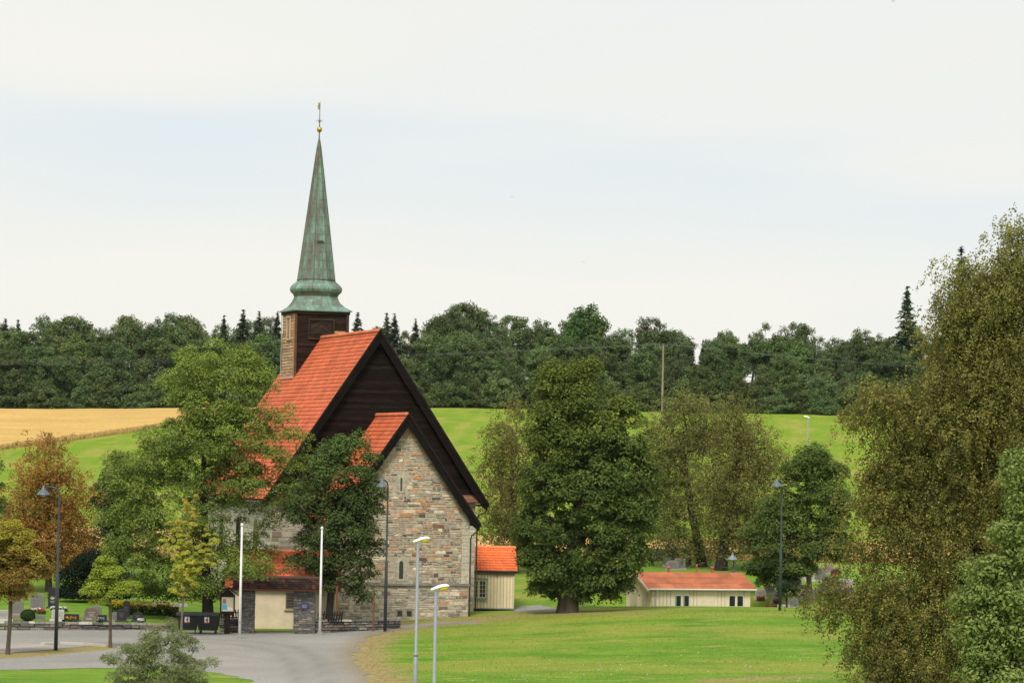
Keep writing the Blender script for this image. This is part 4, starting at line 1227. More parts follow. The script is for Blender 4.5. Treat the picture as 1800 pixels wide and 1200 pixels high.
def cobra(px, D, base_z, head_py, label, px_top, rz=0.0, h_joint=4.0):
    top = at(px_top, head_py, D); zb = base_z if base_z is not None else H(top.x, D); h = top.z - zb
    r = empty('street_lamp', (top.x, D, zb), rz, label, 'street lamp', 'white roadside lamps')
    mb = MB(); c = (.215, .25, .27)
    mb.tube([(0, 0, -.3), (0, 0, h - h_joint), (0, 0, h - h_joint + .02), (0, 0, h - .1)], [.085, .082, .058, .05], 10, c)
    mb.tube([(0, 0, h - h_joint - .05), (0, 0, h - h_joint + .04)], .092, 10, c); mb.build('pole', M['metal'], r, True)
    mb = MB(); tl = R(14); ax = Vector((math.cos(tl), 0, math.sin(tl))); up = Vector((-math.sin(tl), 0, math.cos(tl)))
    prof = [(-.17, .035, .04, .0), (-.14, .06, .06, .01), (-.02, .075, .075, .02), (.14, .095, .085, .035), (.28, .10, .085, .035), (.38, .085, .065, .025), (.43, .045, .035, .01), (.445, .01, .01, .0)]
    rings = []
    for t, wy, hh, dz in prof:
        c0_ = Vector((0, 0, h - .04)) + ax * t + up * dz; rr = []
        for k in range(12):
            a_ = 2 * math.pi * k / 12; s_ = math.sin(a_); rr.append(c0_ + Vector((0, 1, 0)) * math.cos(a_) * wy + up * (s_ * hh if s_ > 0 else s_ * hh * .45))
        rings.append(rr)
    for p_, q_ in zip(rings[:-1], rings[1:]):
        for k in range(12): k2 = (k + 1) % 12; mb.poly([p_[k], q_[k], q_[k2], p_[k2]], (.78, .77, .74))
    mb.poly(rings[0], (.78, .77, .74)); hd = mb.build('lamp_head', M['metal'], r, True)
    mb = MB(); rings = []
    for j in range(5):
        b_ = math.pi / 2 * j / 4; rr = []
        for k in range(12): a_ = 2 * math.pi * k / 12; rr.append(Vector((0, 0, h - .04)) + ax * (.25 + .17 * math.cos(b_) * math.cos(a_)) + Vector((0, 1, 0)) * .085 * math.cos(b_) * math.sin(a_) + up * (.0 - .10 * math.sin(b_)))
        rings.append(rr)
    for p_, q_ in zip(rings[:-1], rings[1:]):
        for k in range(12): k2 = (k + 1) % 12; mb.poly([p_[k], p_[k2], q_[k2], q_[k]], (.80, .52, .05))
    tag(mb.build('lens', M['metal'], hd, True), 'yellow plastic lens')


cobra(730, 116, None, 949, 'taller of the two grey foreground lamps with white heads and yellow lenses', 735)
cobra(758, 106, None, 1033, 'shorter of the two grey foreground lamps, nearer the lawn', 766.5)
cobra(1418, 300, None, 733, 'small white lamp standing in the green field far right', 1420.5, R(160))

# rusty posts by the church wall, power pole and wires
for px, h, lab in ((656, 2.0, 'thin rusty iron post by the dark lamp at the church wall'), (591, 2.6, 'thin dark rusty post beside the rowan trunk')):
    g = foot(px, 190.2, 1098); r = empty('iron_post', g, 0, lab, 'post')
    mb = MB(); mb.tube([(0, 0, -.1), (0, 0, h)], .06, 8, (.17, .062, .035)); mb.build('post', M['metal'], r)
    mb = MB(); mb.tube([(0, 0, h), (0, 0, h + .04)], .075, 8, (.2, .08, .045)); mb.build('cap', M['metal'], r)
g = foot(1164, 446, 720); top = at(1163, 604, 446)
ph = top.z - g.z
pp = empty('power_pole', g, 0, 'tall wooden power pole with short crossarm in front of the forest', 'power pole')
mb = MB(); mb.tube([(0, 0, -.5), (0, 0, ph)], [.15, .11], 8, (.27, .215, .17)); mb.build('pole', M['bark'], pp)
mb = MB(); mb.box(-.62, .62, -.10, .0, ph - .32, ph - .22, (.14, .125, .11)); mb.build('crossarm', M['wood'], pp)
for x in (-.55, 0, .55):
    mb = MB(); mb.lathe([(.03, ph - .2), (.09, ph - .15), (.06, ph - .05), (.09, ph), (0, ph + .06)], 8, (x, -.06, 0), (.1, .09, .08)); mb.build('insulator', M['metal'], pp)
for k, x in enumerate((-.55, 0, .55)):
    A_ = Vector((g.x + x, 446 - .06, g.z + ph + .02))
    for side_, (px, py, D) in enumerate(((-150, 632 + k * 4, 420), (1900, 655 + k * 3, 470))):
        B_ = at(px, py, D); path = []
        for t in np.linspace(0, 1, 15): q = A_.lerp(B_, t); q.z -= (2.6 if side_ == 0 else 2.0) * 4 * t * (1 - t) * .3; path.append(q)
        mb = MB(); mb.tube(path, .0105, 4, (.16, .17, .17)); o = mb.build('power_line', M['metal'])
        tag(o, ('thin power line running left from the wooden pole across the forest', 'thin power line running right from the wooden pole across the forest')[side_], 'power line', ('power lines left of the pole', 'power lines right of the pole')[side_])

# ------------------------------------------------------------------ birds
def bird(px, py, D, span, label, rz, flap):
    p = at(px, py, D); mb = MB(); prof = [(-.5, .01), (-.3, .05), (0, .075), (.2, .07), (.33, .06), (.42, .045), (.5, .008)]
    k = span * .55; rings = []
    for x, r_ in prof: rings.append([(x * k, r_ * k * math.cos(2 * math.pi * i / 8), r_ * k * math.sin(2 * math.pi * i / 8)) for i in range(8)])
    for a_, b_ in zip(rings[:-1], rings[1:]):
        for i in range(8): j = (i + 1) % 8; mb.poly([a_[i], a_[j], b_[j], b_[i]], (.05, .05, .055))
    for s in (-1, 1):
        q0, q1, q2 = [(.15 * k, s * .05 * k, .03 * k), (-.12 * k, s * .05 * k, .03 * k)], [(.16 * k, s * .45 * k, (.03 + flap * .6) * k), (-.12 * k, s * .45 * k, (.03 + flap * .6) * k)], [(-.02 * k, s * .92 * k, (.03 + flap) * k), (-.08 * k, s * .92 * k, (.03 + flap) * k)]
        for u, v in ((q0, q1), (q1, q2)): mb.prism([u[0], u[1], v[1], v[0]], (0, 0, .012 * k), (.05, .05, .055))
    mb.prism([(-.4 * k, -.03 * k, 0), (-.62 * k, -.09 * k, 0), (-.62 * k, .09 * k, 0), (-.4 * k, .03 * k, 0)], (0, 0, .012 * k), (.05, .05, .055))
    o = mb.build('bird', M['flat']); o.location = p; o.rotation_euler = (.1, -.1, rz); tag(o, label, 'bird', 'birds in the sky')


bird(900, 346, 260, .42, 'tiny dark bird high in the middle of the sky', R(70), .12)
bird(1026, 461, 260, .38, 'tiny dark bird low above the middle of the forest', R(110), .2)
bird(1570, 3, 200, .36, 'tiny dark bird at the top edge of the sky on the right', R(60), .45)


# ------------------------------------------------------------------ graves
def stone_mesh(w_, h_, t_, shape):
    if shape == 'arch': top = [(w_ / 2 * math.cos(math.pi * k / 10), h_ - w_ * .28 + w_ * .28 * math.sin(math.pi * k / 10)) for k in range(11)]
    elif shape == 'slant': top = [(w_ / 2, h_ * .86), (w_ * .2, h_), (-w_ / 2, h_ * .93)]
    elif shape == 'rough': top = [(w_ / 2, h_ * .8), (w_ * .35, h_ * .95), (w_ * .05, h_), (-w_ * .3, h_ * .93), (-w_ / 2, h_ * .75)]
    else: top = [(w_ / 2, h_ - .04), (w_ / 2 - .04, h_), (-w_ / 2 + .04, h_), (-w_ / 2, h_ - .04)]
    return [(-w_ / 2, .1), (w_ / 2, .1)] + top


def grave(px, D, w_, h_, shape, col, label, group, rz=0.0, flowers=None, base=True, extra=None, t_=.16):
    g = foot(px, D, 1080); r = empty('gravestone', g, rz, label, 'gravestone', group)
    mb = MB(); pts = stone_mesh(w_, h_, t_, shape)
    mb.prism([(x, -t_ / 2, z) for x, z in pts], (0, t_, 0), col)
    k = .86; mb.prism([(x * k, -t_ / 2 - .012, .1 + (z - .1) * k + h_ * .05) for x, z in pts], (0, .0115, 0), tuple(c * .8 for c in col)); mb.build('slab', M['granite'], r)
    if base: mb = MB(); mb.box(-w_ / 2 - .1, w_ / 2 + .1, -t_ / 2 - .1, t_ / 2 + .1, -.15, .1, tuple(min(.5, c * 1.2 + .03) for c in col)); mb.build('base', M['granite'], r)
    if extra == 'emblem':
        mb = MB(); y = -t_ / 2 - .014
        mb.lathe([(0, 0), (.0, 0)], 3); mb = MB()
        for a_ in (-.9, -.45, 0, .45, .9):
            c, s = math.sin(a_), math.cos(a_); mb.poly([(0, y, h_ * .42), (c * .12 + s * .03, y, h_ * .42 + s * .12 - c * .03), (c * .22, y, h_ * .42 + s * .24), (c * .12 - s * .03, y, h_ * .42 + s * .12 + c * .03)], (.38, .36, .33))
        mb.box(-.14, .14, y, y + .004, h_ * .33, h_ * .36, (.34, .32, .3)); mb.box(-.1, .1, y, y + .004, h_ * .26, h_ * .285, (.34, .32, .3)); mb.build('engraving', M['granite'], r)
    else:
        mb = MB(); y = -t_ / 2 - .0135; lt = tuple(min(.7, c * 2.2 + .06) for c in col) if max(col) < .2 else tuple(c * .45 for c in col)
        for kk in range(3):
            ww = w_ * (.30, .24, .18)[kk] * .8; z = h_ * (.62, .5, .4)[kk]
            if z > .2: mb.box(-ww, ww, y, y + .0015, z, z + .025, lt)
        if mb.f: mb.build('inscription', M['granite'], r)
    if flowers: flower_pot(g.x, D - t_ / 2 - .28, flowers, w_ * .75)


FLN = {'red': (.55, .02, .02), 'white': (.75, .73, .68), 'pink': (.62, .22, .32), 'orange': (.65, .20, .03), 'purple': (.16, .08, .38), 'yellow': (.70, .52, .03)}


def flower_pot(x, y, kinds, wd, z=None, label=None, hh=.3, name='flowers', n=70, group=None):
    z = H(x, y) if z is None else z
    V = []; F = []; C = []

    def leaf(p, s, c):
        q = len(V); a = Vector((random.gauss(0, 1), random.gauss(0, 1), random.gauss(0, .6))).normalized(); b = a.orthogonal().normalized()
        for u, v in ((-s, 0), (0, -s * .6), (s, 0), (0, s * .6)): V.append(p + a * u + b * v)
        F.append((q, q + 1, q + 2, q + 3)); C.append(vary(c, .25))
    for _ in range(n * 2): leaf(Vector((x + random.uniform(-wd / 2, wd / 2), y + random.gauss(0, .1), z + random.uniform(0, hh * .75))), random.uniform(.04, .08), (.06, .13, .03))
    for _ in range(n): leaf(Vector((x + random.uniform(-wd / 2, wd / 2), y + random.gauss(0, .11), z + random.uniform(hh * .5, hh))), random.uniform(.03, .06), FLN[random.choice(kinds)])
    o = link_mesh(name, np_mesh(name, np.array(V), np.array(F), np.array(C)), M['petal'])
    tag(o, label or ('clump of %s flowers planted at a gravestone' % ' and '.join(kinds)), 'flowers', group or ('grave flowers, %s' % ' and '.join(kinds) if not label else None))


GL = 'gravestones behind the left yard wall'
BLK, GRY, LGT, BRN, PNK = (.022, .022, .025), (.20, .19, .18), (.42, .40, .37), (.16, .125, .10), (.30, .225, .195)
grave(6, 190.5, 1.0, .62, 'flat', LGT, 'low pale grey gravestone at the left picture edge by the wall', GL)
grave(30, 196.0, .75, .95, 'slant', GRY, 'grey rough-topped gravestone behind the round clipped bush', GL)
grave(28, 190.4, .62, .36, 'flat', PNK, 'low pinkish gravestone left of the round clipped bush', GL, base=False)
grave(70, 190.4, .62, .36, 'flat', GRY, 'low grey gravestone right of the round clipped bush', GL, base=False)
grave(65, 199.0, .85, 1.15, 'slant', GRY, 'tall grey gravestone with white flowers left of the dark lamp pole', GL, flowers=['white'])
flower_pot(foot(72, 197.4).x, 197.4, ['red'], .5, label='small clump of red flowers at the tall grey gravestone')
grave(92, 203.0, .55, 1.25, 'flat', BLK, 'tall narrow black gravestone engraved with a plant behind the lamp pole', GL, extra='emblem')
grave(102, 191.0, .72, .66, 'flat', (.46, .44, .42), 'pale gravestone topped with a mass of white flowers', GL)
flower_pot(foot(104, 191.4).x, 191.4, ['white'], 1.0, z=H(foot(104, 191.4).x, 191.4) + .52, label='mass of white flowers on top of the pale gravestone', hh=.32, n=130)
grave(126, 191.0, .85, .42, 'flat', BLK, 'wide low black gravestone with orange flowers', GL, flowers=['orange'])
grave(161, 191.8, .85, .78, 'arch', BRN, 'large brown arched gravestone left of the small green tree', GL)
grave(169, 193.5, .6, .82, 'arch', GRY, 'grey arched gravestone half behind the large brown one', GL)
grave(157, 189.6, .78, .42, 'rough', (.18, .155, .135), 'low rough brown gravestone standing before the arched one', GL, base=False)
grave(180, 190.8, .5, .42, 'flat', BLK, 'small black gravestone with purple flowers by the small tree trunk', GL, flowers=['purple', 'white'])
grave(202, 191.5, .3, .55, 'flat', GRY, 'narrow grey gravestone right beside the small tree trunk', GL)
grave(214, 191.2, .55, .78, 'arch', BLK, 'black arched gravestone right of the small tree trunk', GL)
grave(222, 194.5, .4, 1.05, 'arch', BLK, 'tall thin black gravestone before the yellow flowers', GL)
grave(242, 191.6, .58, .58, 'arch', BLK, 'black rounded gravestone nearest the grey-green bush', GL)
grave(249, 190.3, .5, .3, 'flat', BLK, 'very low black gravestone with white flowers by the bush', GL, base=False, flowers=['white'])
x0 = foot(196, 198, 1075).x
for k in range(7):
    flower_pot(x0 + .3 + k * .55, 198.5 + random.uniform(-.3, .3), ['yellow'], .75, label='tall yellow-flowered plant in the row behind the left gravestones', hh=.75 + random.uniform(-.1, .15), name='yellow_flower_plant', n=300, group='yellow-flowered plants in a row')

GR = 'gravestones on the slope behind the cabin'
specs = [
    (1332, 216, .75, .5, 'flat', GRY, ['red']), (1346, 215, .8, .48, 'flat', GRY, ['white', 'pink']), (1359, 215.2, .8, .48, 'flat', (.27, .26, .24), None),
    (1377, 215.5, .8, .42, 'flat', LGT, None), (1336, 221, .7, .6, 'flat', LGT, ['red']), (1352, 222, .7, .55, 'flat', LGT, None),
    (1365, 220, .7, .55, 'flat', LGT, ['red']), (1392, 216, .8, .62, 'flat', GRY, None), (1404, 217.5, .55, .5, 'flat', LGT, None), (1397, 226, .8, .9, 'slant', PNK, ['red']),
    (1413, 221, 1.0, .75, 'flat', GRY, ['pink', 'white']), (1420, 232, .8, .8, 'slant', LGT, None), (1441, 232, .8, 1.0, 'flat', GRY, None),
    (1426, 219, .4, .75, 'arch', (.6, .58, .54), None), (1446, 222, .7, .8, 'rough', LGT, ['white']), (1455, 229, .85, .55, 'slant', BLK, ['red']),
    (1473, 225, .75, .7, 'rough', BRN, ['white']), (1487, 226, .9, .75, 'flat', LGT, ['red']), (1485, 219, 1.0, .65, 'flat', GRY, ['red']),
    (1473, 215.5, .7, .5, 'flat', BLK, ['red']), (1490, 216, .8, .5, 'flat', BLK, ['pink', 'red']), (1468, 236, .7, .6, 'arch', BLK, ['red']), (1456, 239, .7, .7, 'flat', PNK, None),
    (1180, 240, .9, .7, 'arch', GRY, None), (1194, 240.5, .8, .8, 'flat', GRY, None), (1172, 243, .6, .7, 'flat', LGT, None), (1206, 243, .6, .7, 'flat', GRY, None)]
words_ = {GRY: 'grey', LGT: 'pale grey', BLK: 'black', BRN: 'brown', PNK: 'pinkish'}
shapes_ = {'flat': 'flat-topped', 'arch': 'arched', 'slant': 'slant-topped', 'rough': 'rough-topped'}
for px, D, w_, h_, sh, c, fl in specs:
    cw = words_.get(c, 'light grey' if c[0] < .5 else 'white')
    where = 'seen above the cabin roof' if px < 1220 else ('beside the cabin end' if px < 1384 else ('round the trunk of the ash' if px < 1462 else 'beside the big birch'))
    lab = '%s %s gravestone %s%s' % (cw, shapes_[sh], ('with %s flowers ' % ' and '.join(fl)) if fl else '', where)
    grave(px, D, w_, h_, sh, c, lab, GR + ', ' + lab, flowers=fl, rz=random.uniform(-.15, .15))
p = foot(1362, 215)
flower_pot(p.x + .1, 217.6, ['red'], 1.1, label='wide row of bright red flowers by the cabin end', hh=.4, n=120)
# ------------------------------------------------------------------ trees
def tubes(P0, P1, R0, R1, n, colr):
    P0 = np.asarray(P0); P1 = np.asarray(P1); d = P1 - P0; d /= (np.linalg.norm(d, axis=1, keepdims=True) + 1e-9)
    ref = np.where(np.abs(d[:, 2:3]) > .9, np.array([[1., 0, 0]]), np.array([[0, 0, 1.]]))
    u = np.cross(d, ref); u /= (np.linalg.norm(u, axis=1, keepdims=True) + 1e-9); v = np.cross(d, u)
    a = 2 * np.pi * np.arange(n) / n; ca, sa = np.cos(a), np.sin(a)
    dirs = u[:, None, :] * ca[None, :, None] + v[:, None, :] * sa[None, :, None]
    A = P0[:, None, :] + dirs * np.asarray(R0)[:, None, None]; B = P1[:, None, :] + dirs * np.asarray(R1)[:, None, None]
    m = len(P0); V = np.concatenate([A, B], 1).reshape(-1, 3)
    k = np.arange(n); k2 = (k + 1) % n
    q = np.stack([k, k2, n + k2, n + k], -1)
    F = (np.arange(m)[:, None, None] * 2 * n + q[None]).reshape(-1, 4)
    C = np.repeat(np.asarray(colr).reshape(1, 3), len(F), 0) * RNG.uniform(.8, 1.2, (len(F), 1))
    return V, F, C


def leaf_quads(P, Nn, U, Ls, Ws, C):
    """folded rhombic leaves"""
    U = U - Nn * (U * Nn).sum(1, keepdims=True); U /= (np.linalg.norm(U, axis=1, keepdims=True) + 1e-9); W = np.cross(Nn, U)
    Ls = Ls[:, None]; Ws = Ws[:, None]
    V = np.stack([P - U * Ls * .5, P - W * Ws * .5 + Nn * Ws * .18 - U * Ls * .05, P + U * Ls * .5, P + W * Ws * .5 + Nn * Ws * .18 - U * Ls * .05], 1)
    return V.reshape(-1, 3), np.arange(len(P) * 4).reshape(-1, 4), C


def rnd_unit(n):
    v = RNG.normal(0, 1, (n, 3)); return v / np.linalg.norm(v, axis=1, keepdims=True)


def grow(base, clumps, trunk, r_base, lowpen=.9):
    """branch skeleton: every leaf clump is joined to the nearest branch that is not above it"""
    nodes = [np.array(p, float) for p in trunk]; parent = list(range(-1, len(trunk) - 1))
    arr = np.array(nodes)
    tr = np.array(trunk)
    order = np.argsort(np.min(np.linalg.norm(clumps[:, None, :] - tr[None], axis=2), axis=1))
    cnt = None; tips = []
    for ci in order:
        c = clumps[ci]; d = arr - c
        cost = np.linalg.norm(d, axis=1) + lowpen * np.maximum(0, d[:, 2] + .15)
        j = int(np.argmin(cost)); a = arr[j]; L_ = np.linalg.norm(c - a); k = max(1, int(L_ / .7)); last = j; new = []
        bow = np.array([RNG.normal(0, .06), RNG.normal(0, .06), -.10 + RNG.normal(0, .06)]) * L_
        for s in range(1, k + 1):
            t = s / k; p = a + (c - a) * t + bow * 4 * t * (1 - t); nodes.append(p); parent.append(last); last = len(nodes) - 1; new.append(p)
        arr = np.concatenate([arr, np.array(new)]); tips.append(last)
    n = len(nodes); w_ = np.zeros(n); w_[tips] = 1
    for i in range(n - 1, 0, -1):
        if parent[i] >= 0: w_[parent[i]] += w_[i]
    rad = np.maximum(.010, r_base * (w_ / max(w_[0], 1)) ** .66)
    return arr, np.array(parent), rad


def skeleton_mesh(name, arr, par, rad, col, flare=1.0, minr=0.0):
    idx_ = np.nonzero((par >= 0) & (rad >= minr))[0]; P0 = arr[par[idx_]]; P1 = arr[idx_]; R0 = rad[par[idx_]].copy(); R1 = rad[idx_]
    R0 = np.minimum(R0, R1 * 1.7)
    big = R1 > .05; Vs, Fs, Cs, off = [], [], [], 0
    for msk, n in ((big, 8), (~big, 4)):
        if msk.any():
            V, F, C = tubes(P0[msk], P1[msk], R0[msk], R1[msk], n, col); Vs.append(V); Fs.append(F + off); Cs.append(C); off += len(V)
    return np_mesh(name, np.concatenate(Vs), np.concatenate(Fs), np.concatenate(Cs), True)


def make_tree(name, label, px, D, py_base, lobes, n_cl, per, ls, cr, pal, r_base, bark=(.06, .048, .038), flat=.85, droop=0.0, strand=0, shell=.62, depth=1.0, dlim=9.0,
              top_pal=None, yellow=0.0, ycol=(.36, .30, .03), up=.6, group=None, cat='tree', lean=0.0, asp=.62, z_base=None, trunk_top=.75, extra_trunks=(), jit=.16, trunk_px=None, lowpen=.9, dome=True):
    n_cl = int(n_cl * 1.35); per = int(per * 1.5); cr *= 1.25
    g = foot(px, D, py_base)
    if z_base is not None: g.z = z_base
    root = empty(name, g, 0, label, cat, group); G = np.array(g)
    s = FPX / D; cen = []; rad3 = []; wts = []
    for lb in lobes:
        cx, cy, rx, ry = lb[:4]; off = lb[4] if len(lb) > 4 else 0.0
        c = at(cx, cy, D + off); rx_ = rx / s; rz_ = ry / s; cen.append(np.array(c)); sh_ = cr * (.5 if not strand else .45); rad3.append((max(rx_ - sh_, rx_ * .35), min(dlim, depth * (rx_ + rz_) / 2), max(rz_ - sh_ * .8, rz_ * .35))); wts.append((rx_ * rz_ * rad3[-1][1]) ** .75 * (lb[5] if len(lb) > 5 else 1))
    cen = np.array(cen); rad3 = np.array(rad3); wts = np.array(wts); wts /= wts.sum()
    k = RNG.choice(len(cen), n_cl, p=wts); d = rnd_unit(n_cl); r_ = RNG.uniform(0, 1, (n_cl, 1)) ** (1 / 3.0); r_ = shell + (1 - shell) * r_ if shell > 0 else r_
    r_ = np.where(RNG.uniform(0, 1, (n_cl, 1)) < .25, RNG.uniform(.2, 1, (n_cl, 1)), r_)
    cl = cen[k] + d * rad3[k] * r_; outw = d
    cl[:, 2] = np.maximum(cl[:, 2], G[2] + .35)
    zmin, zmax = cl[:, 2].min(), cl[:, 2].max()
    # trunk from the foot up to the crown's heart
    axis_top = np.array([np.average(cen[:, 0], weights=wts), np.average(cen[:, 1], weights=wts), G[2] + (zmax - G[2]) * trunk_top])
    trunk = []
    for i in range(9):
        t = i / 8; p = G + (axis_top - G) * t; p = p + np.array([math.sin(t * 5 + px) * .10, math.cos(t * 4 + px) * .08, 0]) * (zmax - G[2]) * .06 * t
        p[0] += lean * t * (1 - t); trunk.append(p)
    trunk[0] = G - np.array([0, 0, .3])
    arr, par, rad = grow(G, cl, trunk, r_base, lowpen)
    rad[0] *= 1.35; rad[1] *= 1.08
    me = skeleton_mesh('trunk', arr - G, par, rad, bark); link_mesh('trunk', me, M['bark'], root)
    # leaves
    tint = RNG.uniform(0, 1, n_cl)
    kk = np.repeat(np.arange(n_cl), per); n = len(kk)
    if strand:
        # hanging strands of leaves below every clump
        ns = strand; so_ = np.clip(RNG.normal(0, 1, (n_cl, ns, 3)), -1.7, 1.7) * np.array([cr, cr, cr * flat]); sl_ = RNG.uniform(.25, 1, (n_cl, ns)) * droop; st = RNG.integers(0, ns, n); t = RNG.uniform(0, 1, n)
        o_ = so_[kk, st]; ln_ = sl_[kk, st]
        dirx = (o_ * np.array([1, 1, 0])) * .35
        P = cl[kk] + o_ + dirx * t[:, None]; P[:, 2] -= ln_ * t ** 1.2
        P += RNG.normal(0, 1, (n, 3)) * ls * .8
        hb = RNG.uniform(0, 1, n) < .28; P[hb] = cl[kk[hb]] + rnd_unit(hb.sum()) * RNG.uniform(.2, 1, (hb.sum(), 1)) ** .5 * cr * 1.1 * np.array([1, 1, .8])
    else:
        rr = rnd_unit(n)
        if dome: rr[:, 2] = np.abs(rr[:, 2]) * 1.1 - .25
        rr *= RNG.uniform(.35, 1, (n, 1)) ** .5 * cr * (.65 + .7 * tint[::-1][kk][:, None])
        P = cl[kk] + rr * np.array([1, 1, flat]); P[:, 2] -= droop * ((rr[:, 0] ** 2 + rr[:, 1] ** 2) / (cr * cr)) * cr
    Nn = rnd_unit(n) * .7 + outw[kk] * .3 + np.array([0, 0, up + .15]) + (0 if strand else rr / cr * .5); Nn /= np.linalg.norm(Nn, axis=1, keepdims=True)
    U = rnd_unit(n) + np.array([0, 0, -.9 if droop else -.25])
    Ls = ls * RNG.uniform(.65, 1.3, n); Ws = Ls * asp * RNG.uniform(.8, 1.2, n)
    pal = np.array(pal); tt = np.clip(tint[kk] * .7 + RNG.uniform(0, 1, n) * .3, 0, .999) * (len(pal) - 1); i0 = tt.astype(int); f = (tt - i0)[:, None]
    C = pal[i0] * (1 - f) + pal[np.minimum(i0 + 1, len(pal) - 1)] * f
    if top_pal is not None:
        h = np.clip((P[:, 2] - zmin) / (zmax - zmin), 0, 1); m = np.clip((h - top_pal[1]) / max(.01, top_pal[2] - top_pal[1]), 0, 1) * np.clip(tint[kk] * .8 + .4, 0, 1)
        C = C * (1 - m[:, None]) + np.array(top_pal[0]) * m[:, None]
    if yellow:
        m = RNG.uniform(0, 1, n) < yellow; C[m] = np.array(ycol)
    C = C * RNG.uniform(1 - jit, 1 + jit, (n, 1))
    keep = P[:, 2] > G[2] + .08
    V, F, C = leaf_quads(P[keep] - G, Nn[keep], U[keep], Ls[keep], Ws[keep], C[keep])
    link_mesh('crown', np_mesh('crown', V, F, C), M['leaf'], root)
    return root


# the big ash in front of the church
make_tree('ash_tree', 'large spreading light green tree in front of the red church roof', 367, 194.5, 1065,
          [(392, 640, 70, 55), (330, 660, 50, 55), (440, 650, 40, 45), (375, 700, 90, 55), (470, 665, 28, 30, 0, .8), (310, 690, 40, 35), (400, 760, 90, 60), (480, 745, 70, 50, 0, .5), (510, 790, 45, 55, 0, .4), (330, 800, 90, 70), (260, 830, 75, 55), (220, 860, 55, 50),
           (450, 840, 95, 65, 0, .7), (515, 855, 50, 50, 0, .5), (330, 765, 60, 40), (345, 730, 60, 40), (440, 735, 60, 42, 0, .8), (285, 770, 50, 38), (215, 820, 40, 36), (430, 790, 75, 50, 0, .6), (380, 830, 90, 60), (265, 780, 45, 30, 0, .7), (432, 1000, 48, 26, -7.2, 1.2), (400, 1012, 36, 18, -7.2), (300, 900, 110, 70), (230, 930, 65, 60), (400, 910, 90, 65), (480, 900, 50, 40, 0, .6), (310, 980, 80, 60), (240, 990, 70, 50), (400, 990, 70, 40), (450, 985, 55, 35), (340, 1030, 70, 30), (450, 1020, 30, 18), (300, 1038, 70, 20, 2.0, 1.5), (390, 1040, 50, 18, 2.0, 1.3), (235, 1030, 45, 22, 2.0, 1.2)],
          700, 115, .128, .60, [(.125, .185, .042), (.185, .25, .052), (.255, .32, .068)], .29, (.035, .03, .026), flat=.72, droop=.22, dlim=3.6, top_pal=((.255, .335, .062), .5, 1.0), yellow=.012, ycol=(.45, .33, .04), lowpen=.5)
make_tree('rowan_tree', 'dark green leafy tree against the left half of the church stone wall', 577, 192, 1093,
          [(600, 790, 35, 35), (632, 775, 14, 30, 0, .6), (570, 800, 22, 30), (600, 840, 65, 45), (650, 815, 28, 25), (570, 880, 70, 45), (640, 880, 45, 45), (530, 900, 40, 45), (600, 930, 75, 50), (545, 975, 50, 40), (640, 960, 40, 50), (610, 1000, 60, 40), (640, 1040, 30, 22), (560, 1025, 28, 14), (515, 1000, 18, 10, -4.6, .6)],
          210, 120, .15, .52, [(.055, .088, .026), (.085, .125, .036), (.125, .17, .05)], .20, (.04, .034, .03), flat=.85, droop=.35, dlim=2.6, top_pal=((.12, .19, .05), .6, 1.0))
make_tree('birch_tree', 'rusty brown birch behind the graves on the left', 85, 220, 1060,
          [(85, 790, 35, 28), (80, 830, 55, 30), (60, 865, 50, 35), (115, 865, 45, 35), (85, 905, 70, 40), (130, 925, 35, 40), (40, 930, 40, 40), (85, 960, 70, 45), (120, 985, 45, 35), (40, 990, 40, 30)],
          240, 95, .135, .55, [(.18, .145, .035), (.32, .17, .045), (.45, .21, .055)], .2, (.05, .04, .033), flat=.6, droop=.45, strand=5, dlim=3.5, up=.4)
make_tree('dark_tree', 'dark greyish green tree left of the large light green one', 205, 232, 1055,
          [(205, 845, 35, 30), (195, 880, 45, 40), (215, 920, 45, 45), (190, 960, 45, 45), (230, 980, 40, 40)], 110, 110, .17, .6, [(.035, .06, .025), (.06, .085, .035)], .22, dlim=3.5)
make_tree('yew_tree', 'low very dark evergreen standing behind the small yellow-green tree', 160, 210, 1066,
          [(165, 1000, 40, 34), (140, 1025, 40, 38), (200, 1025, 40, 34), (170, 1048, 60, 22), (235, 1040, 40, 24), (120, 1050, 30, 18)], 150, 130, .12, .5, [(.010, .022, .012), (.018, .034, .016)], .2, dlim=2.5)
make_tree('far_left_tree', 'fragment of a green tree at the left picture edge below the wheat', -22, 235, 1050, [(-25, 850, 35, 60), (-20, 920, 45, 60), (-30, 980, 50, 50)], 90, 100, .17, .6, [(.06, .11, .03), (.10, .16, .04)], .2, dlim=3)
make_tree('maple_sapling', 'young tree turning orange and yellow at the left picture edge', 13, 165, 1151,
          [(18, 940, 32, 30), (40, 965, 35, 35), (5, 970, 45, 40), (35, 1005, 50, 40), (-10, 1010, 50, 45), (20, 1040, 45, 25), (65, 1000, 20, 30)],
          130, 130, .11, .36, [(.20, .15, .04), (.29, .19, .045), (.34, .28, .055)], .10, (.10, .075, .055), flat=.85, top_pal=((.42, .40, .05), .4, .9), dlim=2.2, lean=.3)
make_tree('sapling', 'small fresh yellow-green tree with thin trunk between lamp and young maple', 194, 172.5, 1138,
          [(185, 990, 18, 16), (190, 1012, 30, 22), (168, 1035, 26, 18), (222, 1033, 28, 18), (195, 1040, 32, 24), (185, 1058, 22, 10)],
          60, 150, .10, .36, [(.24, .32, .04), (.31, .39, .05), (.38, .45, .065)], .085, (.12, .09, .065), flat=.85, dlim=1.2)
plumes = []
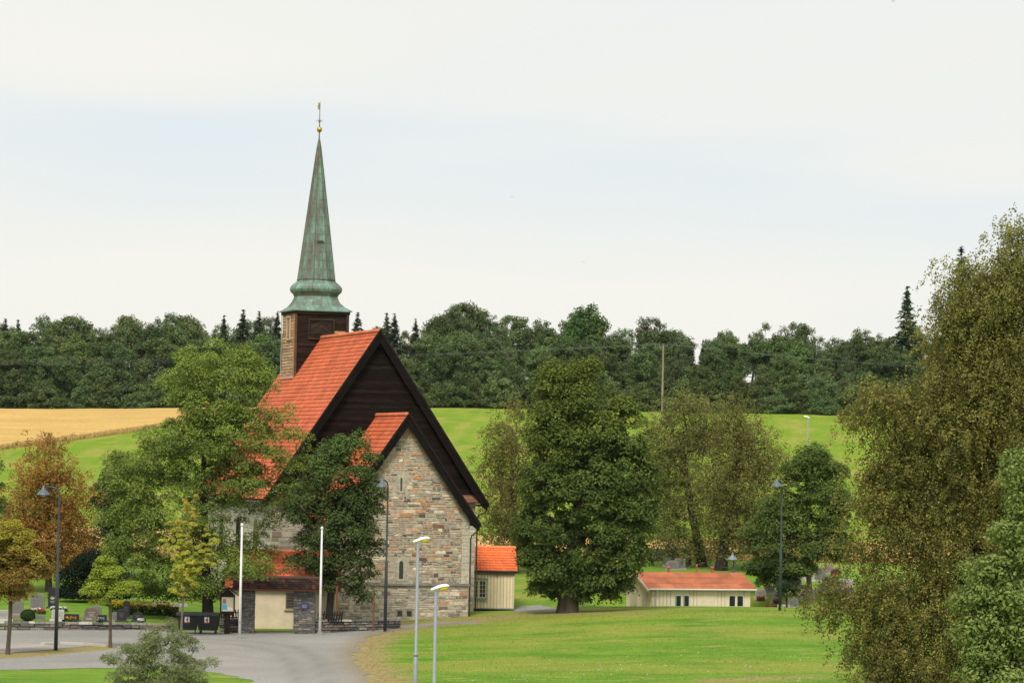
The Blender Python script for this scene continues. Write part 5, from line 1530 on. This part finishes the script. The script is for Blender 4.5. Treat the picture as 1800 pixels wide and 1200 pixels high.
for (tx, ty) in ((343, 878), (326, 888), (298, 922), (313, 917), (363, 934), (379, 950), (384, 978), (284, 940)):
    for i in range(7):
        t = i / 6; plumes.append((325 + (tx - 325) * (t ** .85) * 1.0, 1010 + (ty - 1010) * t, 11 - 5 * t, 14, 0, 1.1))
make_tree('young_maple', 'young upright yellow maple with orange tips in front of the black bins', 318, 183.5, 1108,
          plumes + [(328, 1000, 34, 22), (322, 1022, 30, 18), (318, 1038, 22, 10)],
          260, 70, .08, .12, [(.40, .44, .06), (.48, .50, .07), (.54, .50, .08)], .06, (.16, .13, .10), flat=.9, top_pal=((.60, .36, .10), .62, 1.0), dlim=1.0, up=.3, lowpen=1.6)
make_tree('willow_bush', 'rounded grey-green willow bush in the foreground by the gravel', 280, 132, 1240,
          [(285, 1120, 35, 28), (250, 1140, 40, 30), (320, 1140, 32, 30), (230, 1180, 45, 35), (290, 1180, 60, 45), (340, 1185, 35, 30), (280, 1230, 95, 40), (190, 1160, 20, 10), (372, 1165, 9, 14, 0, .7), (300, 1098, 12, 12), (255, 1108, 14, 12), (345, 1130, 12, 14)],
          280, 70, .10, .27, [(.165, .20, .08), (.23, .265, .115), (.295, .32, .155)], .14, (.10, .085, .06), flat=.9, asp=.34, cat='bush', trunk_top=.3, dlim=2.2, up=.2, z_base=-1.2)
# centre
make_tree('maple_tree', 'big dense dark green maple in the middle of the lawn right of the church', 997, 201, 1070,
          [(1002, 650, 51, 28), (970, 685, 41, 38), (1033, 650, 20, 24), (1002, 705, 60, 45), (1056, 690, 20, 14, 0, .5), (966, 745, 51, 45), (1096, 715, 28, 24), (1056, 770, 60, 50), (1110, 770, 46, 45), (993, 790, 69, 55), (1074, 830, 78, 55), (1137, 830, 32, 35), (966, 855, 60, 50), (1029, 870, 83, 60), (1110, 890, 55, 60),
           (957, 930, 60, 50), (1029, 950, 87, 60), (1101, 960, 55, 55), (943, 975, 41, 30), (984, 1000, 64, 40), (1056, 1010, 64, 40), (1087, 1025, 29, 22), (966, 1035, 41, 22), (1011, 1045, 51, 18), (1072, 1048, 18, 12)],
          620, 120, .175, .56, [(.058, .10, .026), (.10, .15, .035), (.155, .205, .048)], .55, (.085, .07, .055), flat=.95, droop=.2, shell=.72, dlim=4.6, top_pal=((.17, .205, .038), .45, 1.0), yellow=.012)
make_tree('birch_tree', 'olive birch partly hidden behind the big maple, left side', 905, 240, 1000,
          [(905, 720, 25, 25), (890, 765, 35, 35), (870, 820, 35, 45), (890, 880, 45, 50), (900, 940, 50, 45), (930, 800, 40, 60)], 150, 100, .15, .6, [(.14, .145, .042), (.20, .19, .058), (.27, .235, .08)], .22, (.05, .042, .035), droop=.8, strand=5, dlim=3.5, up=.3)
make_tree('birch_tree', 'olive birch with dark trunk behind the cabin, the left of two', 1234, 243, 1010,
          [(1190, 725, 35, 28), (1230, 715, 30, 24), (1170, 770, 40, 35), (1220, 770, 40, 35), (1190, 820, 50, 40), (1160, 880, 45, 45), (1210, 880, 50, 45), (1180, 940, 50, 40), (1215, 960, 40, 30), (1150, 830, 30, 40), (1245, 760, 35, 40), (1140, 790, 14, 18), (1205, 695, 14, 14)], 260, 92, .14, .6, [(.125, .15, .045), (.195, .21, .062), (.275, .27, .085)], .36, (.035, .029, .024), droop=.55, strand=6, dlim=4, up=.3)
make_tree('birch_tree', 'olive brown birch with forked dark trunk behind the cabin, the right of two', 1266, 240, 1008,
          [(1290, 735, 30, 25), (1310, 760, 40, 30), (1345, 765, 16, 24, 0, .6), (1270, 790, 45, 35), (1315, 805, 45, 40), (1345, 800, 20, 30, 0, .6), (1260, 850, 50, 45), (1310, 860, 50, 45), (1270, 910, 55, 40), (1320, 920, 45, 40), (1290, 960, 50, 28), (1350, 850, 30, 45), (1345, 920, 30, 40), (1372, 800, 12, 22), (1285, 705, 16, 14)], 270, 92, .14, .6, [(.125, .14, .042), (.20, .20, .058), (.285, .26, .08)], .38, (.035, .029, .024), droop=.55, strand=6, dlim=4, up=.3)
make_tree('ash_tree', 'slim-trunked dark green tree right of the tall dark lamp by the graves', 1424, 216, 1062,
          [(1430, 800, 35, 22), (1410, 825, 45, 30), (1455, 830, 35, 30), (1400, 865, 50, 32), (1455, 875, 40, 32), (1370, 895, 40, 30), (1430, 905, 55, 30), (1380, 935, 45, 28), (1465, 930, 30, 30), (1350, 925, 30, 22), (1350, 970, 45, 26), (1470, 970, 35, 30), (1400, 975, 50, 25), (1445, 960, 45, 30), (1335, 940, 35, 30), (1480, 900, 25, 35), (1395, 1000, 40, 18)],
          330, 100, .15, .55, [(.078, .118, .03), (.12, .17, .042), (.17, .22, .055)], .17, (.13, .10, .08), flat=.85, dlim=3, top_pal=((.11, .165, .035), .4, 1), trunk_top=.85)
make_tree('thorn_tree', 'low spreading green tree at the right end of the cabin roof', 1406, 222, 1050, [(1335, 1000, 30, 18), (1365, 995, 40, 22), (1400, 1000, 38, 18), (1350, 1022, 30, 14), (1385, 1020, 25, 12)], 90, 110, .13, .45, [(.06, .105, .028), (.10, .15, .04)], .13, dlim=1.8)
make_tree('small_tree', 'very small dark tree beside the foot of the tall dark lamp', 1383, 212, 1062, [(1375, 1030, 14, 10), (1392, 1034, 14, 12), (1382, 1044, 20, 9)], 40, 110, .10, .3, [(.04, .065, .025), (.07, .095, .035)], .06, dlim=.9)
# right foreground
make_tree('weeping_birch', 'huge rusty olive birch filling the right edge of the view', 1745, 118, 1290,
          [(1780, 425, 34, 34), (1815, 420, 45, 50), (1725, 555, 60, 55), (1795, 490, 65, 60), (1745, 680, 80, 70), (1760, 470, 45, 35), (1700, 490, 40, 35), (1690, 545, 45, 45), (1780, 540, 75, 60), (1670, 610, 40, 50), (1740, 630, 90, 70), (1640, 690, 50, 45), (1560, 715, 60, 30), (1515, 730, 38, 34, 0, 1.0), (1500, 700, 24, 16), (1545, 690, 36, 18), (1600, 760, 70, 45), (1700, 750, 110, 70), (1790, 760, 70, 90), (1570, 820, 55, 50), (1650, 850, 90, 70),
           (1760, 880, 90, 80), (1540, 880, 45, 45), (1590, 940, 80, 60), (1700, 970, 110, 70), (1790, 1000, 60, 80), (1500, 975, 35, 30, 0, .7), (1540, 1020, 60, 45), (1460, 1040, 40, 20, 0, .6), (1450, 1075, 28, 20, 0, .5), (1500, 1080, 45, 35), (1620, 1060, 90, 60), (1560, 1130, 65, 45), (1500, 1140, 35, 30, 0, .6), (1720, 1100, 90, 80), (1620, 1170, 100, 60), (1540, 1210, 50, 40), (1800, 1150, 60, 80), (1700, 1210, 100, 50)],
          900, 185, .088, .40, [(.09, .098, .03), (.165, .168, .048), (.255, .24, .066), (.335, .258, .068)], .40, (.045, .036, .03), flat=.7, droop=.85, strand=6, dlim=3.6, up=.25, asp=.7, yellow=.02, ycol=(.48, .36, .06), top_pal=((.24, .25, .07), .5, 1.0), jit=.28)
make_tree('alder_tree', 'fresh green alder at the lower right corner in front of the brown birch', 1815, 96, 1330,
          [(1796, 840, 14, 22, 0, .8), (1788, 815, 8, 14), (1802, 890, 22, 24), (1772, 935, 34, 20), (1750, 920, 16, 10), (1800, 975, 34, 26), (1750, 1000, 36, 20), (1716, 1000, 18, 10), (1725, 1045, 34, 20), (1694, 1058, 16, 10), (1780, 1050, 46, 32), (1735, 1095, 38, 24), (1700, 1110, 18, 12), (1795, 1120, 44, 38), (1735, 1150, 40, 26), (1708, 1185, 20, 14), (1770, 1200, 60, 36)],
          250, 80, .12, .42, [(.15, .205, .055), (.215, .28, .075), (.30, .36, .105)], .2, flat=.8, dlim=1.6, jit=.28, dome=False, up=.35, shell=.3)


# ------------------------------------------------------------------ spruces and the forest
def spruce_mesh(h, r, n_whorl, per, ls, pal, name='crown', gap=.25):
    P = []; Nn = []; U = []; C = []
    pal = np.array(pal)
    for i in range(n_whorl):
        t = min(.995, max(0, (i + RNG.uniform(-.6, .6)) / n_whorl)); z = h * (.10 + .90 * t); rr = r * (1 - t) ** .85 * RNG.uniform(.75, 1.15) + .05
        nb = max(4, int(9 * (1 - t) + 4)); a0 = RNG.uniform(0, 6.28)
        for b in range(nb):
            if RNG.uniform() < gap * .5: continue
            a = a0 + 2 * math.pi * b / nb + RNG.normal(0, .15); L_ = rr * RNG.uniform(.7, 1.15); m = max(3, int(per * L_ / r)); s = RNG.uniform(.1, 1, m)
            d = np.array([math.cos(a), math.sin(a), 0]); side = np.array([-math.sin(a), math.cos(a), 0])
            p = d * (s * L_)[:, None] + side * RNG.normal(0, 1, (m, 1)) * (.16 * L_ * (1.1 - s))[:, None]; p[:, 2] = z + RNG.normal(0, .12) - .30 * L_ * s + .14 * L_ * s ** 2 + RNG.normal(0, .10, m)
            P.append(p); nn = rnd_unit(m) * .5 + np.array([0, 0, .8]); Nn.append(nn / np.linalg.norm(nn, axis=1, keepdims=True)); U.append(np.repeat(d[None], m, 0) + rnd_unit(m) * .5 + np.array([0, 0, -.3]))
            c = pal[0] + (pal[1] - pal[0]) * RNG.uniform(0, 1, (m, 1)); C.append(c)
    P = np.concatenate(P); n = len(P); Ls = ls * RNG.uniform(.7, 1.3, n)
    V, F, C = leaf_quads(P, np.concatenate(Nn), np.concatenate(U), Ls, Ls * .45, np.concatenate(C))
    return np_mesh(name, V, F, C)


def spruce(name, x, y, z, h, r, label, group=None, meshes=None, ls=.5, per=26, pal=((.03, .05, .03), (.055, .08, .045))):
    root = empty(name, (x, y, z), RNG.uniform(0, 6), label, 'spruce', group)
    link_mesh('crown', spruce_mesh(h, r, int(h / .27), per, ls, pal), M['forest_leaf'], root)
    V, F, C = tubes([[0, 0, -.5], [0, 0, h * .5]], [[0, 0, h * .5], [0, 0, h * .98]], [.2, .12], [.12, .02], 6, (.05, .038, .03)); link_mesh('trunk', np_mesh('trunk', V, F, C, True), M['bark'], root)
    return root


p = at(1690, 432, 300); z = H(p.x, 300); spruce('spruce', p.x, 300, z, p.z - z, 4.6, 'dark tall spruce top showing behind the upper edge of the brown birch', ls=.5, per=60)


def forest_tree(label, h, lobes, n_cl, per, ls, cr, pal, r_base, bark, flat=.75, shell=.5, trunk_top=.8, bare=0, cat='tree', name='forest_tree', group=None):
    """a prototype at the origin; lobes in metres: (x, y, z, rx, rz)"""
    root = empty(name, (0, 0, 0), 0, label, cat, group)
    lobes = np.array(lobes, float); w_ = (lobes[:, 3] ** 2 * lobes[:, 4]) ** .75; w_ /= w_.sum(); k = RNG.choice(len(lobes), n_cl, p=w_); d = rnd_unit(n_cl)
    r_ = shell + (1 - shell) * RNG.uniform(0, 1, (n_cl, 1)) ** .4
    cl = lobes[k, :3] + d * np.stack([lobes[k, 3], lobes[k, 3], lobes[k, 4]], 1) * r_; cl[:, 2] = np.maximum(cl[:, 2], .5)
    top = np.array([np.average(lobes[:, 0], weights=w_), 0, h * trunk_top]); trunk = [top * (i / 7) + np.array([math.sin(i * 1.7) * .12, math.cos(i * 1.3) * .12, 0]) * (i > 0) for i in range(8)]; trunk[0][2] = -.8
    arr, par, rad = grow(np.zeros(3), cl, trunk, r_base); rad = np.maximum(rad, .035)
    link_mesh('trunk', skeleton_mesh('trunk', arr, par, rad, bark, minr=.0), M['bark'], root)
    tint = RNG.uniform(0, 1, n_cl); kk = np.repeat(np.arange(n_cl), per); n = len(kk)
    P = cl[kk] + rnd_unit(n) * (RNG.uniform(0, 1, (n, 1)) ** .5) * cr * np.array([1, 1, flat])
    Nn = rnd_unit(n) * .7 + d[kk] * .4 + np.array([0, 0, .5]); Nn /= np.linalg.norm(Nn, axis=1, keepdims=True)
    pal = np.array(pal); f = np.clip(tint[kk] * .6 + RNG.uniform(0, .4, n), 0, 1)[:, None]; C = (pal[0] * (1 - f) + pal[1] * f) * RNG.uniform(.82, 1.18, (n, 1))
    Ls = ls * RNG.uniform(.6, 1.3, n); keep = P[:, 2] > .1
    V, F, C = leaf_quads(P[keep], Nn[keep], rnd_unit(n)[keep] + np.array([0, 0, -.3]), Ls[keep], (Ls * .65)[keep], C[keep])
    link_mesh('crown', np_mesh('crown', V, F, C), M['forest_leaf'], root)
    return root


FG = 'trees of the forest on the hill'
BK = (.12, .105, .09); BK2 = (.22, .20, .17)


def blob_lobes(h, wd, n, lo=.3):
    out_ = [(0, 0, h * .8, wd * .55, h * .16)]
    for _ in range(n):
        t = RNG.uniform(lo, .85); rr = wd * math.sin(math.pi * min(1, (t - lo * .6) / (1.05 - lo * .6))) * .75; a = RNG.uniform(0, 6.28)
        out_.append((rr * math.cos(a) * .8, rr * math.sin(a) * .8, h * t, wd * RNG.uniform(.32, .5), h * RNG.uniform(.10, .16)))
    return out_


protos = {
    'broad': [forest_tree('broad dark green leafy tree in the hill forest', 11, blob_lobes(11, 3.4, 13, lo_), 230, 62, .27, .72, ((.085, .13, .048), (.145, .20, .068)), .2, BK, name='forest_tree', group=FG + ', broad') for lo_ in (.06, .12, .2)],
    'airy': [forest_tree('tall airy grey-green aspen in the hill forest with pale bare stem', 13, blob_lobes(13, 2.7, 10, .36), 140, 52, .25, .62, ((.105, .155, .06), (.165, .215, .085)), .16, BK2, shell=.4, trunk_top=.92, name='aspen_tree', group=FG + ', airy') for _ in range(3)],
    'shrub': [forest_tree('low bushy dark shrub along the forest edge above the fields', 5, [(0, 0, 1.2, 2.6, 1.4), (.9, .5, 2.2, 2.0, 1.6), (-1.0, -.3, 2.0, 2.0, 1.6), (.2, .4, 3.4, 1.6, 1.5), (-.5, -.8, .9, 2.4, 1.0), (1.2, -.9, 1.1, 2.0, 1.1)], 150, 62, .25, .62, ((.085, .13, .048), (.145, .20, .068)), .12, BK, name='shrub', cat='shrub', group=FG + ', shrubs') for _ in range(3)],
    'bright': [forest_tree('brighter green broad tree standing out in the hill forest', 12.5, blob_lobes(12.5, 3.4, 12, .2), 150, 60, .36, .9, ((.11, .195, .055), (.17, .26, .075)), .22, BK, name='forest_tree', group=FG + ', bright')],
    'spruce': [spruce('spruce', 0, 0, 0, 14, 3.1, 'dark pointed spruce in the hill forest skyline', FG + ', spruces', ls=.6, per=34, pal=((.062, .09, .05), (.095, .13, .066))) for _ in range(2)],
}
used = set()


def plant(kind, x, y, h, sx=1.0, label=None, group=None):
    ps = protos[kind]; i = RNG.integers(len(ps)); src = ps[i]
    h0 = {'broad': 11.0, 'airy': 13.6, 'shrub': 5.0, 'bright': 12.6, 'spruce': 14.0}[kind]
    o = src if (kind, i) not in used else copy_tree(src)
    used.add((kind, i)); s = h / h0
    o.location = (x, y, H(x, y) - .15); o.rotation_euler = (0, 0, RNG.uniform(0, 6.28)); o.scale = (s * sx, s * sx, s)
    if label: o['label'] = label; o['group'] = group or ''
    if label and not group: del o['group']


SKY = np.array([(-60, 555), (0, 552), (60, 553), (120, 547), (180, 553), (240, 548), (290, 536), (330, 547), (395, 547), (430, 545), (500, 545), (560, 545), (620, 560), (690, 560), (740, 562), (770, 535), (800, 524), (835, 540), (870, 545), (920, 560), (960, 558), (1000, 545), (1040, 538), (1075, 565), (1110, 560), (1150, 548), (1185, 570), (1225, 590), (1260, 580), (1300, 580), (1330, 560), (1380, 560), (1430, 575), (1470, 600), (1500, 580), (1550, 558), (1590, 545), (1640, 560), (1700, 560), (1820, 560)], float)


def sky_h(x, y, slack=0):
    px = 900 + x / y * FPX; py = np.interp(px, SKY[:, 0], SKY[:, 1]) + slack
    return at(px, py, y).z - H(x, y)


for x in np.arange(-92, 92, 2.9):                    # back rows reach the skyline
    xx = x + RNG.uniform(-1.6, 1.6); y = RNG.uniform(500, 520); px = 900 + xx / y * FPX
    kind = 'airy' if RNG.uniform() < .6 else 'broad'
    if 985 < px < 1060: kind = 'bright'
    plant(kind, xx, y, max(6, sky_h(xx, y, RNG.uniform(-6, 16))), RNG.uniform(.68, .95))
for x in np.arange(-92, 92, 4.2):
    xx = x + RNG.uniform(-1.6, 1.6); y = RNG.uniform(485, 498); kind = 'airy' if RNG.uniform() < .4 else ('bright' if RNG.uniform() < .12 else 'broad')
    plant(kind, xx, y, max(5, sky_h(xx, y, 18) * RNG.uniform(.78, .98)), RNG.uniform(.9, 1.15))
for x in np.arange(-90, 90, 4.2):
    xx = x + RNG.uniform(-1.4, 1.4); y = RNG.uniform(473, 482); kind = 'airy' if RNG.uniform() < .25 else 'broad'
    plant(kind, xx, y, max(4.5, sky_h(xx, y, 20) * RNG.uniform(.58, .85)), RNG.uniform(.95, 1.25))
for x in np.arange(-95, 95, 4.0):
    xx = x + RNG.uniform(-1.4, 1.4); plant('shrub', xx, RNG.uniform(484, 492), RNG.uniform(5, 7.5), RNG.uniform(.9, 1.2))
for x in np.arange(-90, 84, 2.6):
    xx = x + RNG.uniform(-1.2, 1.2); y = 467.5 + RNG.uniform(0, 3.5) + max(0, -xx - 20) * .03
    plant('shrub' if RNG.uniform() < .8 else 'broad', xx, y, RNG.uniform(3.2, 6.4), RNG.uniform(.9, 1.3))
for px, py, D in ((10, 549, 505), (32, 550, 508), (394, 542, 505), (428, 532, 500), (456, 536, 502), (488, 536, 505), (629, 538, 500), (680, 538, 506), (694, 540, 500), (731, 549, 505), (1216, 588, 505), (1236, 594, 505)):
    p = at(px, py + 11, D); plant('spruce', p.x, D, p.z - H(p.x, D), RNG.uniform(.9, 1.2))
for px, py, D, kind in ((795, 518, 505, 'airy'), (818, 524, 508, 'broad'), (858, 530, 503, 'airy'), (1345, 552, 500, 'airy'), (1372, 550, 503, 'airy'), (1146, 540, 500, 'airy'), (1160, 546, 503, 'airy'), (1196, 565, 503, 'airy'), (290, 532, 506, 'airy'), (120, 540, 506, 'airy'), (1412, 568, 500, 'airy'), (1452, 582, 500, 'airy'), (1470, 588, 503, 'broad'), (1490, 585, 499, 'airy'), (1515, 572, 503, 'broad'), (1250, 584, 500, 'airy'), (1275, 575, 503, 'broad'), (1022, 535, 498, 'bright'), (1042, 530, 500, 'bright')):
    p = at(px, py, D); plant(kind, p.x, D, p.z - H(p.x, D), .85)
p = at(1595, 502, 490); plant('spruce', p.x, 490, p.z - H(p.x, 490), 1.0, 'lone tall dark spruce rising above the forest left of the brown birch')

# clipped bush and flower odds and ends
g = foot(49, 190.3)
bush = empty('clipped_bush', g, 0, 'round clipped dark green bush among the graves on the left', 'bush')
n = 3500; d = rnd_unit(n); P = d * np.array([.44, .4, .36]) * RNG.uniform(.9, 1.02, (n, 1)) + np.array([0, 0, .34])
V, F, C = leaf_quads(P, d, rnd_unit(n), RNG.uniform(.04, .07, n), RNG.uniform(.025, .04, n), np.array([.03, .065, .02]) * RNG.uniform(.7, 1.3, (n, 1)))
link_mesh('foliage', np_mesh('foliage', V, F, C), M['leaf'], bush)
mb = MB(); mb.tube([(0, 0, -.1), (0, 0, .3)], .05, 6, (.05, .04, .03)); mb.build('stem', M['bark'], bush)

# ------------------------------------------------------------------ thin damp air between the lawn and the far forest
hm, t_, L_ = new_mat('haze')
ho = t_.nodes.new('ShaderNodeOutputMaterial'); pv = t_.nodes.new('ShaderNodeVolumePrincipled')
pv.inputs['Color'].default_value = (.86, .92, 1.0, 1); pv.inputs['Density'].default_value = .000022; pv.inputs['Anisotropy'].default_value = .0
L_(pv.outputs['Volume'], ho.inputs['Volume'])
mb = MB(); mb.box(-1400, 1400, -400, 1600, -6, 60); hz_o = mb.build('haze', hm); hz_o['kind'] = 'stuff'; hz_o['label'] = 'thin pale haze between the lawn and the far forest'
